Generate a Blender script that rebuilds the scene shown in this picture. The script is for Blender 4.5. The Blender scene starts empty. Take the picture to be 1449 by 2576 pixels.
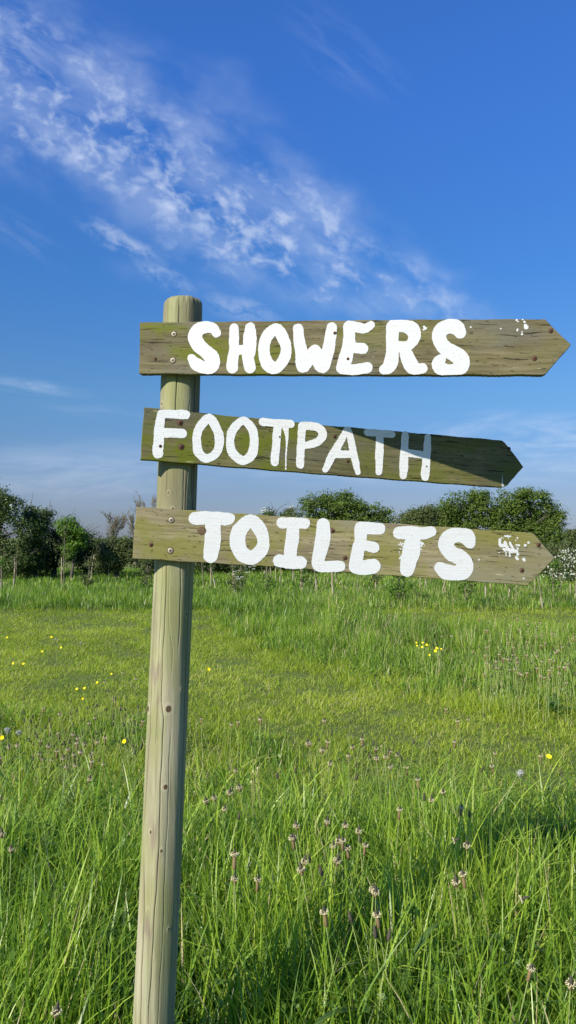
import bpy, bmesh, math, random
import numpy as np
from mathutils import Vector, Matrix
random.seed(7)
rng = np.random.default_rng(11)
SC = bpy.context.scene
COL = SC.collection
# ------------------------------------------------------------------ camera frame
F, CU, CV = 1853.0, 724.5, 1288.0        # focal length and centre in units of a 1449 px wide picture
PITCH = math.radians(2.0)
CAM = Vector((0, 0, 1.5))
FWD = Vector((0, math.cos(PITCH), math.sin(PITCH)))
UPV = Vector((0, -math.sin(PITCH), math.cos(PITCH)))
RGT = Vector((1, 0, 0))

def ray(u, v):
    return FWD + RGT * ((u - CU) / F) - UPV * ((v - CV) / F)
def at(u, v, y):                          # point on the line of sight at world depth y
    r = ray(u, v)
    return CAM + r * (y / r.y)
def at_z(u, v, z):
    r = ray(u, v)
    return CAM + r * ((z - 1.5) / r.z)
def proj(x, y, z):
    d = y * FWD.y + (z - 1.5) * FWD.z
    w = y * UPV.y + (z - 1.5) * UPV.z
    return CU + F * x / d, CV - F * w / d

# ------------------------------------------------------------------ helpers
def fast_mesh(name, verts, faces, attrs=None, smooth=False):
    verts = np.ascontiguousarray(verts, dtype=np.float32)
    faces = np.ascontiguousarray(faces, dtype=np.int32)
    me = bpy.data.meshes.new(name)
    k = faces.shape[1]
    me.vertices.add(len(verts)); me.vertices.foreach_set('co', verts.ravel())
    me.loops.add(faces.size); me.loops.foreach_set('vertex_index', faces.ravel())
    me.polygons.add(len(faces))
    me.polygons.foreach_set('loop_start', np.arange(0, faces.size, k, dtype=np.int32))
    me.polygons.foreach_set('loop_total', np.full(len(faces), k, dtype=np.int32))
    if smooth:
        me.polygons.foreach_set('use_smooth', np.ones(len(faces), dtype=bool))
    me.update(calc_edges=True)
    for n, a in (attrs or {}).items():
        at_ = me.attributes.new(n, 'FLOAT', 'POINT')
        at_.data.foreach_set('value', np.ascontiguousarray(a, dtype=np.float32))
    return me
def obj(name, me, mat=None, parent=None):
    o = bpy.data.objects.new(name, me); COL.objects.link(o)
    if mat is not None and not me.materials: me.materials.append(mat)
    if parent is not None: o.parent = parent
    return o
def tag(o, label=None, cat=None, group=None, kind=None):
    if label: o['label'] = label
    if cat: o['category'] = cat
    if group: o['group'] = group
    if kind: o['kind'] = kind
    return o
def thing(name, label, cat, loc=(0, 0, 0), group=None):
    o = bpy.data.objects.new(name, None); COL.objects.link(o)
    o.empty_display_size = 0.1
    o.location = loc
    return tag(o, label, cat, group)
def copy_tree(o, parent=None):
    c = o.copy(); COL.objects.link(c)
    if parent is not None: c.parent = parent
    for ch in list(o.children): copy_tree(ch, c)
    return c
def join_arrays(parts):
    V, Fc, off = [], [], 0
    for v, f in parts:
        V.append(v); Fc.append(f + off); off += len(v)
    return np.vstack(V), np.vstack(Fc)
def tube(path, radii, n=8, cap=True):
    path = [Vector(p) for p in path]; V = []; Fc = []
    for i, p in enumerate(path):
        a = path[max(i - 1, 0)]; b = path[min(i + 1, len(path) - 1)]
        d = (b - a).normalized()
        s = d.cross(Vector((0, 1, 0)) if abs(d.y) < .9 else Vector((1, 0, 0))).normalized(); t = d.cross(s)
        for k in range(n):
            an = 2 * math.pi * k / n
            V.append(p + (s * math.cos(an) + t * math.sin(an)) * radii[i])
    for i in range(len(path) - 1):
        for k in range(n):
            Fc.append((i * n + k, i * n + (k + 1) % n, (i + 1) * n + (k + 1) % n, (i + 1) * n + k))
    return np.array([tuple(v) for v in V]), np.array(Fc)
def lathe(prof, n=12):
    V = []; Fc = []
    for (r, z) in prof:
        for k in range(n):
            a = 2 * math.pi * k / n; V.append((r * math.cos(a), r * math.sin(a), z))
    for i in range(len(prof) - 1):
        for k in range(n):
            Fc.append((i * n + k, i * n + (k + 1) % n, (i + 1) * n + (k + 1) % n, (i + 1) * n + k))
    return np.array(V, float), np.array(Fc)
class SineNoise:
    def __init__(s, seed, scale, n=14):
        r = np.random.default_rng(seed)
        a = r.uniform(0, 2 * np.pi, n); k = scale * r.uniform(.5, 2.2, n)
        s.kx, s.ky, s.p = k * np.cos(a), k * np.sin(a), r.uniform(0, 6.28, n); s.n = n
    def __call__(s, x, y):
        x = np.asarray(x)[..., None]; y = np.asarray(y)[..., None]
        return np.sin(x * s.kx + y * s.ky + s.p).sum(-1) / math.sqrt(s.n / 2) * .5

# ------------------------------------------------------------------ material helpers
class NT:
    def __init__(s, tree): s.t = tree; s.n = tree.nodes; s.l = tree.links
    def node(s, typ, **kw):
        n = s.n.new(typ)
        for k, v in kw.items(): setattr(n, k, v)
        return n
    def put(s, sock, val):
        if isinstance(val, bpy.types.NodeSocket): s.l.new(val, sock)
        elif val is not None: sock.default_value = val
    def math(s, op, a, b=None, c=None, clamp=False):
        n = s.node('ShaderNodeMath', operation=op, use_clamp=clamp)
        s.put(n.inputs[0], a); s.put(n.inputs[1], b); s.put(n.inputs[2], c)
        return n.outputs[0]
    def mix(s, f, a, b, blend='MIX'):
        n = s.node('ShaderNodeMix', data_type='RGBA', blend_type=blend)
        s.put(n.inputs[0], f); s.put(n.inputs[6], a if isinstance(a, bpy.types.NodeSocket) else (*a, 1))
        s.put(n.inputs[7], b if isinstance(b, bpy.types.NodeSocket) else (*b, 1))
        return n.outputs[2]
    def smooth(s, x, lo, hi, a=0.0, b=1.0):
        n = s.node('ShaderNodeMapRange', interpolation_type='SMOOTHSTEP')
        s.put(n.inputs[0], x)
        for i, v in enumerate((lo, hi, a, b)): s.put(n.inputs[i + 1], v)
        return n.outputs[0]
    def vec(s, x, y, z):
        n = s.node('ShaderNodeCombineXYZ')
        s.put(n.inputs[0], x); s.put(n.inputs[1], y); s.put(n.inputs[2], z)
        return n.outputs[0]
    def noise(s, vec, scale, detail=3, rough=.55, dist=0, lac=2.0):
        n = s.node('ShaderNodeTexNoise')
        s.put(n.inputs['Vector'], vec); s.put(n.inputs['Scale'], scale); s.put(n.inputs['Detail'], detail)
        s.put(n.inputs['Roughness'], rough); s.put(n.inputs['Distortion'], dist); s.put(n.inputs['Lacunarity'], lac)
        return n.outputs[0]
    def mapv(s, vec, scale=(1, 1, 1), loc=(0, 0, 0), rot=(0, 0, 0)):
        n = s.node('ShaderNodeMapping')
        s.put(n.inputs['Vector'], vec); n.inputs['Scale'].default_value = scale
        n.inputs['Location'].default_value = loc; n.inputs['Rotation'].default_value = rot
        return n.outputs[0]
    def attr(s, name):
        return s.node('ShaderNodeAttribute', attribute_name=name).outputs['Fac']
    def bump(s, h, strength=.5, dist=.002, normal=None):
        n = s.node('ShaderNodeBump'); s.put(n.inputs['Height'], h)
        n.inputs['Strength'].default_value = strength; n.inputs['Distance'].default_value = dist
        s.put(n.inputs['Normal'], normal)
        return n.outputs[0]
def new_mat(name):
    m = bpy.data.materials.new(name); m.use_nodes = True
    t = NT(m.node_tree); b = m.node_tree.nodes['Principled BSDF']
    b.inputs['Specular IOR Level'].default_value = .3
    return m, t, b
def plain(name, col, rough=.7, var=.25, scale=300, metal=0):
    m, t, b = new_mat(name)
    co = t.node('ShaderNodeTexCoord').outputs['Object']
    n = t.noise(co, scale, 3)
    c2 = tuple(c * (1 - var) for c in col); c1 = tuple(min(1, c * (1 + var)) for c in col)
    t.put(b.inputs['Base Color'], t.mix(n, c2, c1)); b.inputs['Roughness'].default_value = rough
    b.inputs['Metallic'].default_value = metal
    t.put(b.inputs['Normal'], t.bump(n, .3, .0005))
    return m
def leafy(name, cols, trans=.3, rough=.5, spec=.25, tip=None, base=None):
    """cols: list of (pos, rgb) over the per-leaf random attribute 'v'"""
    m = bpy.data.materials.new(name); m.use_nodes = True
    t = NT(m.node_tree); b = t.n['Principled BSDF']; out = t.n['Material Output']
    r = t.node('ShaderNodeValToRGB'); t.put(r.inputs[0], t.attr('v'))
    e = r.color_ramp.elements
    while len(e) < len(cols): e.new(.5)
    for i, (p, c) in enumerate(cols):
        e[i].position = p; e[i].color = (*c, 1)
    col = r.outputs[0]
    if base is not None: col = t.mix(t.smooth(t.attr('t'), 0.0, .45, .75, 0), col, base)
    if tip is not None: col = t.mix(t.smooth(t.attr('t'), .75, 1.0, 0, .8), col, tip)
    t.put(b.inputs['Base Color'], col)
    b.inputs['Roughness'].default_value = rough; b.inputs['Specular IOR Level'].default_value = spec
    tr = t.node('ShaderNodeBsdfTranslucent')
    t.put(tr.inputs[0], t.mix(1.0, col, (1.25, 1.35, .55), 'MULTIPLY'))
    mx = t.node('ShaderNodeMixShader'); mx.inputs[0].default_value = trans
    t.l.new(b.outputs[0], mx.inputs[1]); t.l.new(tr.outputs[0], mx.inputs[2]); t.l.new(mx.outputs[0], out.inputs[0])
    return m

# ------------------------------------------------------------------ world, sun, camera
SUN_AZ, SUN_EL = math.radians(44), math.radians(33)   # azimuth from -Y towards -X
sdir = Vector((-math.sin(SUN_AZ) * math.cos(SUN_EL), -math.cos(SUN_AZ) * math.cos(SUN_EL), math.sin(SUN_EL)))
W = bpy.data.worlds.new('World'); SC.world = W; W.use_nodes = True
t = NT(W.node_tree); bg = t.n['Background']
sky = t.node('ShaderNodeTexSky', sky_type='NISHITA', sun_disc=False)
sky.sun_elevation = SUN_EL
sky.sun_rotation = math.atan2(sdir.x, sdir.y)         # measured from +Y, clockwise
sky.air_density = 1.0; sky.dust_density = .35; sky.ozone_density = 3.0
SKY_TINT = (0.88, 1.0, 1.04)
skycol = t.mix(1.0, sky.outputs[0], SKY_TINT, 'MULTIPLY')
g = t.node('ShaderNodeTexCoord').outputs['Generated']
sp = t.node('ShaderNodeSeparateXYZ'); t.put(sp.inputs[0], g)
# deeper blue aloft and a grey blue, hazy lower sky
rp = t.node('ShaderNodeValToRGB'); t.put(rp.inputs[0], sp.outputs[2])
HZ = [(0.0, (.30, .315, .50)), (.06, (.353, .353, .50)), (.187, (.38, .52, .66)), (.33, (.32, .58, .88)), (.56, (.38, .71, 1.0)), (1.0, (.40, .70, 1.0))]
while len(rp.color_ramp.elements) < len(HZ): rp.color_ramp.elements.new(.5)
for e_, (p_, c_) in zip(rp.color_ramp.elements, HZ): e_.position = p_; e_.color = (*c_, 1)
skycol = t.mix(1.0, skycol, rp.outputs[0], 'MULTIPLY')
boost = t.math('MULTIPLY_ADD', t.smooth(sp.outputs[2], .3, .56), .23, 1.0)
skycol = t.mix(1.0, skycol, t.vec(1.0, 1.0, boost), 'MULTIPLY')
ymax = t.math('MAXIMUM', sp.outputs[1], .05)
X = t.math('DIVIDE', sp.outputs[0], ymax); Z = t.math('DIVIDE', sp.outputs[2], ymax)
front = t.smooth(sp.outputs[1], .1, .3)
# a band of broken altocumulus running down from upper left to the right
P0 = ((60 - CU) / F, (1353 - 175) / F); P1 = ((1090 - CU) / F, (1353 - 775) / F)
dx, dz = P1[0] - P0[0], P1[1] - P0[1]; L = math.hypot(dx, dz); dx /= L; dz /= L
Xr = t.math('SUBTRACT', X, P0[0]); Zr = t.math('SUBTRACT', Z, P0[1])
al = t.math('ADD', t.math('MULTIPLY', Xr, dx), t.math('MULTIPLY', Zr, dz))
ac = t.math('ADD', t.math('MULTIPLY', Xr, -dz), t.math('MULTIPLY', Zr, dx))
pv = t.vec(al, ac, 0)
wob = t.noise(t.mapv(pv, (1, 1, 1), (3.1, 1.7, 0)), 6, 3, .6)
acw = t.math('ADD', ac, t.math('MULTIPLY', t.math('SUBTRACT', wob, .5), .17))
half = t.math('MULTIPLY', t.smooth(al, -.1, .70, .100, .05), t.math('ADD', 1.0, t.math('MULTIPLY', t.smooth(t.math('ABSOLUTE', t.math('SUBTRACT', al, .3)), 0.0, .2, 1, 0), .35)))
rel = t.math('DIVIDE', t.math('ABSOLUTE', acw), half)
band = t.smooth(rel, .35, 1.2, 1, 0)
ends = t.math('MULTIPLY', t.smooth(al, .60, .78, 1, 0), t.smooth(al, -.5, -.1))
band = t.math('MULTIPLY', band, ends)
pd = t.node('ShaderNodeVectorMath', operation='ADD'); t.put(pd.inputs[0], pv)
nn = t.node('ShaderNodeTexNoise'); t.put(nn.inputs['Vector'], pv); nn.inputs['Scale'].default_value = 22; nn.inputs['Detail'].default_value = 2
sc_ = t.node('ShaderNodeVectorMath', operation='SCALE'); t.put(sc_.inputs[0], nn.outputs['Color']); sc_.inputs['Scale'].default_value = .022
t.put(pd.inputs[1], sc_.outputs[0])
puff = t.noise(t.mapv(pd.outputs[0], (24, 31, 1), rot=(0, 0, -.35)), 1.0, 3, .5)
coarse = t.noise(t.mapv(pv, (5.5, 9, 1), (1.3, 5, 0)), 1.0, 3, .5)
puff2 = t.noise(t.mapv(pd.outputs[0], (62, 92, 1), (2, 6, 0), rot=(0, 0, -.5)), 1.0, 4, .55)
puffs = t.smooth(t.math('ADD', t.math('MULTIPLY_ADD', t.math('SUBTRACT', puff2, .5), .52, puff), t.math('MULTIPLY', t.math('SUBTRACT', coarse, .5), .62)), .44, .84)
strk = t.noise(t.mapv(pd.outputs[0], (9, 19, 1), (8, 2, 0), rot=(0, 0, .3)), 1.0, 4, .5)
veil = t.math('MULTIPLY', t.smooth(strk, .30, .75), t.smooth(rel, .5, 1.7, 1, 0))
veil = t.math('MULTIPLY', veil, ends)
cl = t.math('ADD', t.math('MULTIPLY', t.math('MULTIPLY', puffs, band), t.smooth(acw, -.08, .09, .56, .28)), t.math('MULTIPLY', veil, .27))
# loose wisps
def wisp(u, v, su, sv, rot, amt, lo=.42, hi=.75, seed=0.):
    cx, cz = (u - CU) / F, (1353 - v) / F
    a = t.math('SUBTRACT', X, cx); b_ = t.math('SUBTRACT', Z, cz)
    ca, sa = math.cos(rot), math.sin(rot)
    p = t.math('ADD', t.math('MULTIPLY', a, ca), t.math('MULTIPLY', b_, sa))
    q = t.math('ADD', t.math('MULTIPLY', a, -sa), t.math('MULTIPLY', b_, ca))
    r = t.math('SQRT', t.math('ADD', t.math('POWER', t.math('DIVIDE', p, su / F), 2.0), t.math('POWER', t.math('DIVIDE', q, sv / F), 2.0)))
    m = t.smooth(r, .15, 1.0, 1, 0)
    n = t.noise(t.mapv(t.vec(p, q, seed), (9, 45, 1) if not 10 < seed < 20 else (26, 48, 1)), 1.0, 5 if not 10 < seed < 20 else 3, .6, .4)
    return t.math('MULTIPLY', t.math('MULTIPLY', m, t.smooth(n, lo, hi)), amt)
for w in [(300, 600, 170, 46, -.52, .42, .35, .7, 11.), (330, 425, 130, 34, -.42, .40, .3, .7, 12.), (410, 690, 120, 40, -.5, .35, .3, .7, 13.), (600, 770, 150, 50, -.3, .3, .3, .7, 14.),
          (50, 968, 230, 26, -.12, .32, .35, .7, 1.), (1180, 1075, 190, 45, .25, .35, .35, .7, 2.), (1420, 1110, 260, 90, -.05, .45, .35, .7, 3.),
          (180, 1190, 560, 110, .03, .30, .15, .75, 4.), (870, 110, 260, 120, -.7, .06, .4, .7, 5.), (40, 580, 200, 60, -.6, .10, .4, .7, 6.),
          (240, 1035, 240, 30, -.1, .08, .35, .7, 7.), (1100, 1180, 900, 60, 0, .28, .3, .7, 8.), (0, 60, 330, 120, -.6, .25, .35, .7, 9.)]:
    cl = t.math('MAXIMUM', cl, wisp(*w))
cl = t.math('MULTIPLY', cl, front)
CLOUD = (4.3, 4.9, 6.0)
fin = t.mix(cl, skycol, CLOUD)
t.put(bg.inputs[0], fin); bg.inputs[1].default_value = .125

sl = bpy.data.lights.new('sun', 'SUN'); sl.energy = 5.0; sl.angle = math.radians(.53); sl.color = (1, .93, .82)
so = bpy.data.objects.new('sun', sl); COL.objects.link(so); so.rotation_euler = sdir.to_track_quat('Z', 'Y').to_euler()
so.location = (-5, -4, 8)
cd = bpy.data.cameras.new('camera'); co_ = bpy.data.objects.new('camera', cd); COL.objects.link(co_)
cd.sensor_fit = 'HORIZONTAL'; cd.sensor_width = 36; cd.lens = 36 * F / 1449; cd.clip_end = 5000; cd.clip_start = .05
co_.location = CAM; co_.rotation_euler = (math.radians(90) + PITCH, 0, 0); SC.camera = co_
SC.view_settings.view_transform = 'Standard'; SC.view_settings.look = 'None'; SC.view_settings.exposure = .4; SC.view_settings.gamma = 1
SC.render.engine = 'CYCLES'
SC.cycles.max_bounces = 8; SC.cycles.transparent_max_bounces = 8

# ------------------------------------------------------------------ wood materials
def board_material(name, c_lo, c_hi, c_green, green_amt, dark_amt, seed, g_end=.35, c_grey=(.17, .155, .115)):
    m, t, b = new_mat(name)
    o = t.node('ShaderNodeTexCoord').outputs['Object']
    wv = t.node('ShaderNodeVectorMath', operation='ADD')
    t.put(wv.inputs[0], t.mapv(o, (1, 1, 1), (seed, seed * .37, 0)))
    dn = t.node('ShaderNodeTexNoise'); t.put(dn.inputs['Vector'], t.mapv(o, (1, 2, 1), (seed, 0, 0))); dn.inputs['Scale'].default_value = 7
    ds = t.node('ShaderNodeVectorMath', operation='SCALE'); t.put(ds.inputs[0], dn.outputs['Color']); ds.inputs['Scale'].default_value = .02
    t.put(wv.inputs[1], ds.outputs[0]); p = wv.outputs[0]
    grain = t.noise(t.mapv(p, (5, 130, 20)), 1.0, 6, .65)
    fine = t.noise(t.mapv(p, (22, 420, 50)), 1.0, 4, .7)
    broad = t.noise(t.mapv(p, (4, 14, 4)), 1.0, 4, .55)
    patch = t.noise(t.mapv(p, (7, 13, 5), (5.2, 1, 0)), 1.0, 4, .6)
    col = t.mix(t.smooth(grain, .32, .68), c_lo, c_hi)
    col = t.mix(t.math('MULTIPLY', t.smooth(broad, .35, .7), .55), col, tuple(c * .62 for c in c_lo))
    sx = t.node('ShaderNodeSeparateXYZ'); t.put(sx.inputs[0], o)
    gl = t.smooth(sx.outputs[0], .0, .9, 1.25, g_end)
    col = t.mix(t.math('MULTIPLY', t.math('MULTIPLY', t.smooth(patch, .40, .62), green_amt), gl), col, c_green)
    gp = t.noise(t.mapv(p, (3.2, 6, 5), (9.7, 1, 0)), 1.0, 4, .6)
    col = t.mix(t.math('MULTIPLY', t.smooth(gp, .48, .66), .6), col, c_grey)
    col = t.mix(t.math('MULTIPLY', t.smooth(fine, .55, .75), .30), col, tuple(min(1, c * 1.5) for c in c_hi))
    crack = t.noise(t.mapv(p, (9, 210, 10), (2, 9, 0)), 1.0, 3, .5)
    ck = t.smooth(crack, .63, .68)
    col = t.mix(t.math('MULTIPLY', ck, dark_amt), col, (.018, .014, .008))
    spots = t.noise(t.mapv(p, (60, 170, 10), (4, 4, 0)), 1.0, 3, .5)
    col = t.mix(t.math('MULTIPLY', t.smooth(spots, .62, .70), .75), col, (.03, .028, .012))
    chips = t.noise(t.mapv(p, (22, 130, 10), (14, 3, 0)), 1.0, 2, .5)
    col = t.mix(t.math('MULTIPLY', t.smooth(chips, .725, .76), .7), col, (.5, .44, .27))
    t.put(b.inputs['Base Color'], col); b.inputs['Roughness'].default_value = .85
    b.inputs['Specular IOR Level'].default_value = .2
    h = t.math('SUBTRACT', t.math('ADD', t.math('MULTIPLY', grain, .7), t.math('MULTIPLY', fine, .45)), t.math('MULTIPLY', ck, .8))
    t.put(b.inputs['Normal'], t.bump(h, .6, .0022))
    return m
M_show = board_material('wood_showers', (.115, .095, .045), (.22, .19, .105), (.125, .14, .014), .9, .85, 1.0, .25, (.14, .135, .105))
M_foot = board_material('wood_footpath', (.105, .092, .038), (.22, .195, .095), (.125, .145, .014), .9, .9, 7.3, .6, (.13, .125, .085))
M_toil = board_material('wood_toilets', (.185, .155, .085), (.34, .295, .17), (.19, .185, .04), .65, .7, 13.7, 1.2, (.23, .21, .155))

def paint_material(name='white_paint', c1=(.56, .575, .56), c2=(.66, .675, .665)):
    m, t, b = new_mat(name)
    o = t.node('ShaderNodeTexCoord').outputs['Object']
    a = t.noise(t.mapv(o, (18, 260, 1)), 1.0, 4, .6)
    s = t.noise(o, 240, 3, .6)
    big = t.noise(o, 26, 4, .6)
    col = t.mix(big, c1, c2)
    wear = t.math('MULTIPLY', t.smooth(t.math('ADD', s, t.math('MULTIPLY', big, .5)), .86, .96), .6)
    col = t.mix(wear, col, (.40, .37, .28))
    ln = t.math('MULTIPLY', t.smooth(a, .50, .68), .5)
    col = t.mix(ln, col, (.56, .54, .46))
    t.put(b.inputs['Base Color'], col); b.inputs['Roughness'].default_value = .5
    t.put(b.inputs['Normal'], t.bump(t.math('ADD', a, t.math('MULTIPLY', s, .5)), .45, .0012))
    return m
M_paint = paint_material()
M_paint2 = paint_material('lightened_white_paint', (.74, .745, .72), (.82, .825, .80))  # lighter copy of the white paint, offsets the weaker sunlight on FOOTPATH
M_screw = plain('bright_screw', (.40, .36, .26), .6, .35, 900, .3)
M_rust = plain('rusty_screw', (.13, .06, .035), .7, .5, 900, .3)
M_slot = plain('screw_slot', (.03, .022, .015), .9)

# ------------------------------------------------------------------ signpost
AX_TOP = (459.0, 746.0, 1.900)
def axis(z):
    """post centre line (x, y) at height z"""
    v = 1353 - (z - 1.5) * F / 1.88
    u = np.interp(v, [700, 760, 1100, 1469, 1800, 2167, 2576, 3200], [460.6, 459, 448.6, 436.8, 423.6, 409, 391.8, 365])
    y = np.interp(v, [700, 2576, 3200], [1.902, 1.842, 1.822])
    return (u - CU) / F * y, y
ztop = at(459, 746, 1.9).z - .0085
post_root = thing('signpost', 'weathered round wooden signpost carrying three hand-painted arrow boards in the meadow', 'signpost', (float(axis(0)[0]), float(axis(0)[1]), 0))
ROOT = Vector(post_root.location)
PR = .0502
def build_post():
    NA, NZ = 300, 520
    zs = np.concatenate([np.linspace(-.05, ztop - .016, NZ), ztop - .016 + .016 * np.sin(np.linspace(0.15, 1, 9) * np.pi / 2)])
    rr = np.concatenate([np.full(NZ, PR), PR - .0145 * (1 - np.cos(np.linspace(.15, 1, 9) * np.pi / 2))])
    th = np.linspace(0, 2 * np.pi, NA, endpoint=False)
    T, Zg = np.meshgrid(th, zs); R = np.repeat(rr[:, None], NA, 1)
    # angle as seen from the camera: screen fraction s in -1..1 -> theta around -Y
    vdir = math.atan2(-axis(1.4)[0], axis(1.4)[1])       # rotation of 'towards camera' off -Y, to +X
    A = (T + np.pi / 2 - vdir + np.pi) % (2 * np.pi) - np.pi   # 0 = faces the camera, + to the right
    crack = np.zeros_like(T); knot = np.zeros_like(T); stain = np.zeros_like(T); wood = np.zeros_like(T)
    def V2Z(v): return 1.5 - (v - 1353) / F * 1.84
    def line(pts, w, d, wob=0, seed=0):
        vs = np.array([p[1] for p in pts], float); ss = np.array([p[0] for p in pts], float)
        zz = V2Z(vs)[::-1]; aa = np.arcsin(np.clip(ss * 2 - 1, -.99, .99))[::-1]
        a = np.interp(Zg, zz, aa) + .018 * np.sin(Zg * 23 + seed) + .01 * np.sin(Zg * 61 + seed * 2)
        on = ((Zg > zz[0]) & (Zg < zz[-1])) * np.clip((Zg - zz[0]) / .06, 0, 1) * np.clip((zz[-1] - Zg) / .03, 0, 1)
        k = np.exp(-((A - a) * PR / w) ** 2) * on
        np.maximum(crack, k * d, out=crack)
    # (fraction across the post, v) ; long drying cracks
    line([(.07, 1400), (.06, 1650), (.08, 1780), (.10, 1830), (.05, 2100), (.14, 2200), (.2, 2576), (.2, 3200)], .0011, 1, seed=1)
    line([(.22, 1400), (.22, 1600), (.24, 1800), (.23, 1900)], .0009, .8, seed=2)
    line([(.33, 1400), (.32, 1620), (.34, 1760), (.40, 1800), (.42, 2000), (.43, 2200), (.40, 2300), (.36, 2600)], .0012, 1, seed=3)
    line([(.92, 1100), (.92, 1600), (.93, 2000), (.95, 2300), (.95, 3200)], .0017, 1, seed=4)
    line([(.86, 900), (.88, 1300)], .0013, 1, seed=5)
    line([(.38, 735), (.39, 800), (.40, 1010), (.42, 1100)], .0014, 1, seed=6)
    line([(.10, 735), (.12, 1000)], .0009, .9, seed=7)
    line([(.60, 735), (.61, 810)], .0009, .8, seed=8)
    line([(.66, 1160), (.66, 1290), (.68, 1500), (.7, 1650)], .001, .8, seed=9)
    line([(.25, 1160), (.26, 1290)], .001, .8, seed=10)
    line([(.40, 1410), (.43, 1560), (.55, 1640), (.56, 1720)], .0007, .5, seed=11)
    line([(.28, 1410), (.3, 2100), (.33, 2576)], .0007, .5, seed=12)
    line([(.74, 1000), (.73, 1400)], .0009, .7, seed=13)
    line([(.6, 1820), (.62, 2300), (.6, 2576)], .0008, .5, seed=14)
    for th_ in (1.8, 2.5, 3.0, -2.4, -1.8):
        k = np.exp(-((np.abs((A - th_ - .03 * np.sin(Zg * 5))) * PR) / .0015) ** 2); np.maximum(crack, k, out=crack)
    def kn(s, v, r, ringw=.35, amt=1.0):
        a = math.asin(max(-.98, min(.98, s * 2 - 1))); z = V2Z(v)
        d = np.sqrt(((A - a) * PR) ** 2 + ((Zg - z) * .85) ** 2) / r
        np.maximum(knot, np.clip(1.25 - d, 0, 1) * amt, out=knot)
        halo = np.exp(-((d - 1.6) / .5) ** 2); stain[:] = np.maximum(stain, -10) ; wood[:] += halo * .55
        R[:] += .0012 * np.exp(-(d / 1.7) ** 2)
    kn(.52, 1775, .0073); kn(.03, 1780, .0065); kn(.53, 1963, .0055); kn(.22, 2072, .0032); kn(.50, 2115, .0036)
    kn(.86, 1545, .0036, amt=.7); kn(.82, 1730, .003, amt=.6); kn(.76, 2305, .003, amt=.8); kn(.33, 2480, .002, amt=.4); kn(.25, 2255, .003, amt=.25)
    kn(.3, 1410 - 170, .003, amt=.6); kn(.42, 1280, .003, amt=.7); kn(.05, 1010, .004, amt=.7); kn(.87, 1250, .003, amt=.6)
    def st(s, v, ws, wv, amt):
        a = math.asin(max(-.98, min(.98, s * 2 - 1))); z = V2Z(v)
        zz = Zg + .012 * np.sin(A * 14 + v) + .006 * np.sin(A * 31)
        d = ((A - a) / ws) ** 2 + ((zz - z) / wv) ** 2
        stain[:] = np.maximum(stain, np.exp(-d) * amt)
    st(.15, 1690, .5, .035, .8); st(.25, 1765, .3, .02, .6); st(.3, 2075, .28, .05, .8); st(.1, 1900, .35, .25, .5); st(.2, 2040, .25, .03, .5)
    st(.25, 2300, .35, .03, .9); st(.42, 2160, .12, .09, .7); st(.12, 2200, .12, .12, .7); st(.45, 1958, .3, .015, .5); st(.7, 1340, .5, .2, .35)
    st(.15, 1000, .2, .04, .4); st(.55, 2450, .08, .2, .4); st(.08, 2550, .2, .15, .5)
    R += .0007 * np.sin(A * 7 + Zg * 3) + .0006 * np.sin(A * 3 + Zg * 6)
    R -= np.clip((Zg - ztop + .03) / .03, 0, 1) * .0016 * (1 + np.sin(A * 9 + 1) * .6 + np.sin(A * 23) * .5)
    crack = np.clip(crack, 0, 1)
    R = R - .0024 * crack - .0006 * np.clip(knot, 0, 1)
    cx, cy = axis(zs)
    Vx = cx[:, None] + R * np.cos(T); Vy = cy[:, None] + R * np.sin(T)
    Vv = np.stack([Vx, Vy, Zg], -1).reshape(-1, 3)
    n = len(zs)
    Vv = np.vstack([Vv, [[cx[-1], cy[-1], ztop + .0008]]])
    i = np.arange(n - 1)[:, None] * NA + np.arange(NA)[None]; j = np.arange(n - 1)[:, None] * NA + (np.arange(NA)[None] + 1) % NA
    Fq = np.stack([i, j, j + NA, i + NA], -1).reshape(-1, 4)
    top = (n - 1) * NA + np.arange(NA); tn = (n - 1) * NA + (np.arange(NA) + 1) % NA
    half = np.arange(0, NA, 2)
    Fc = np.stack([top[half], tn[half], tn[(half + 1) % NA], np.full(len(half), len(Vv) - 1)], -1)
    Fq = np.vstack([Fq, Fc])
    z0 = lambda a: np.append(a.ravel(), 0)
    Vv = Vv - np.array(ROOT)
    return fast_mesh('post', Vv, Fq, {'crack': z0(crack), 'knot': z0(knot), 'stain': z0(stain), 'halo': z0(wood), 'ang': z0(A)}, True)
m, t, b = new_mat('post_wood')
o = t.node('ShaderNodeTexCoord').outputs['Object']
dn = t.node('ShaderNodeTexNoise'); t.put(dn.inputs['Vector'], o); dn.inputs['Scale'].default_value = 9
ds = t.node('ShaderNodeVectorMath', operation='SCALE'); t.put(ds.inputs[0], dn.outputs['Color']); ds.inputs['Scale'].default_value = .012
av = t.node('ShaderNodeVectorMath', operation='ADD'); t.put(av.inputs[0], o); t.put(av.inputs[1], ds.outputs[0]); p = av.outputs[0]
gr = t.noise(t.mapv(p, (90, 90, 2.2)), 1.0, 5, .6)
fi = t.noise(t.mapv(p, (420, 420, 9)), 1.0, 4, .65)
bl = t.noise(t.mapv(p, (16, 16, 2.4), (3, 1, 7)), 1.0, 4, .5)
gn = t.noise(t.mapv(p, (13, 13, 3.5), (9, 4, 2)), 1.0, 4, .55)
sp_ = t.node('ShaderNodeSeparateXYZ'); t.put(sp_.inputs[0], o)
col = t.mix(t.smooth(gr, .3, .7), (.235, .22, .125), (.37, .355, .215))
col = t.mix(t.math('MULTIPLY', t.smooth(bl, .45, .7), .45), col, (.50, .45, .31))
col = t.mix(t.math('MULTIPLY', t.smooth(gn, .40, .66), .62), col, (.235, .25, .08))
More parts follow.
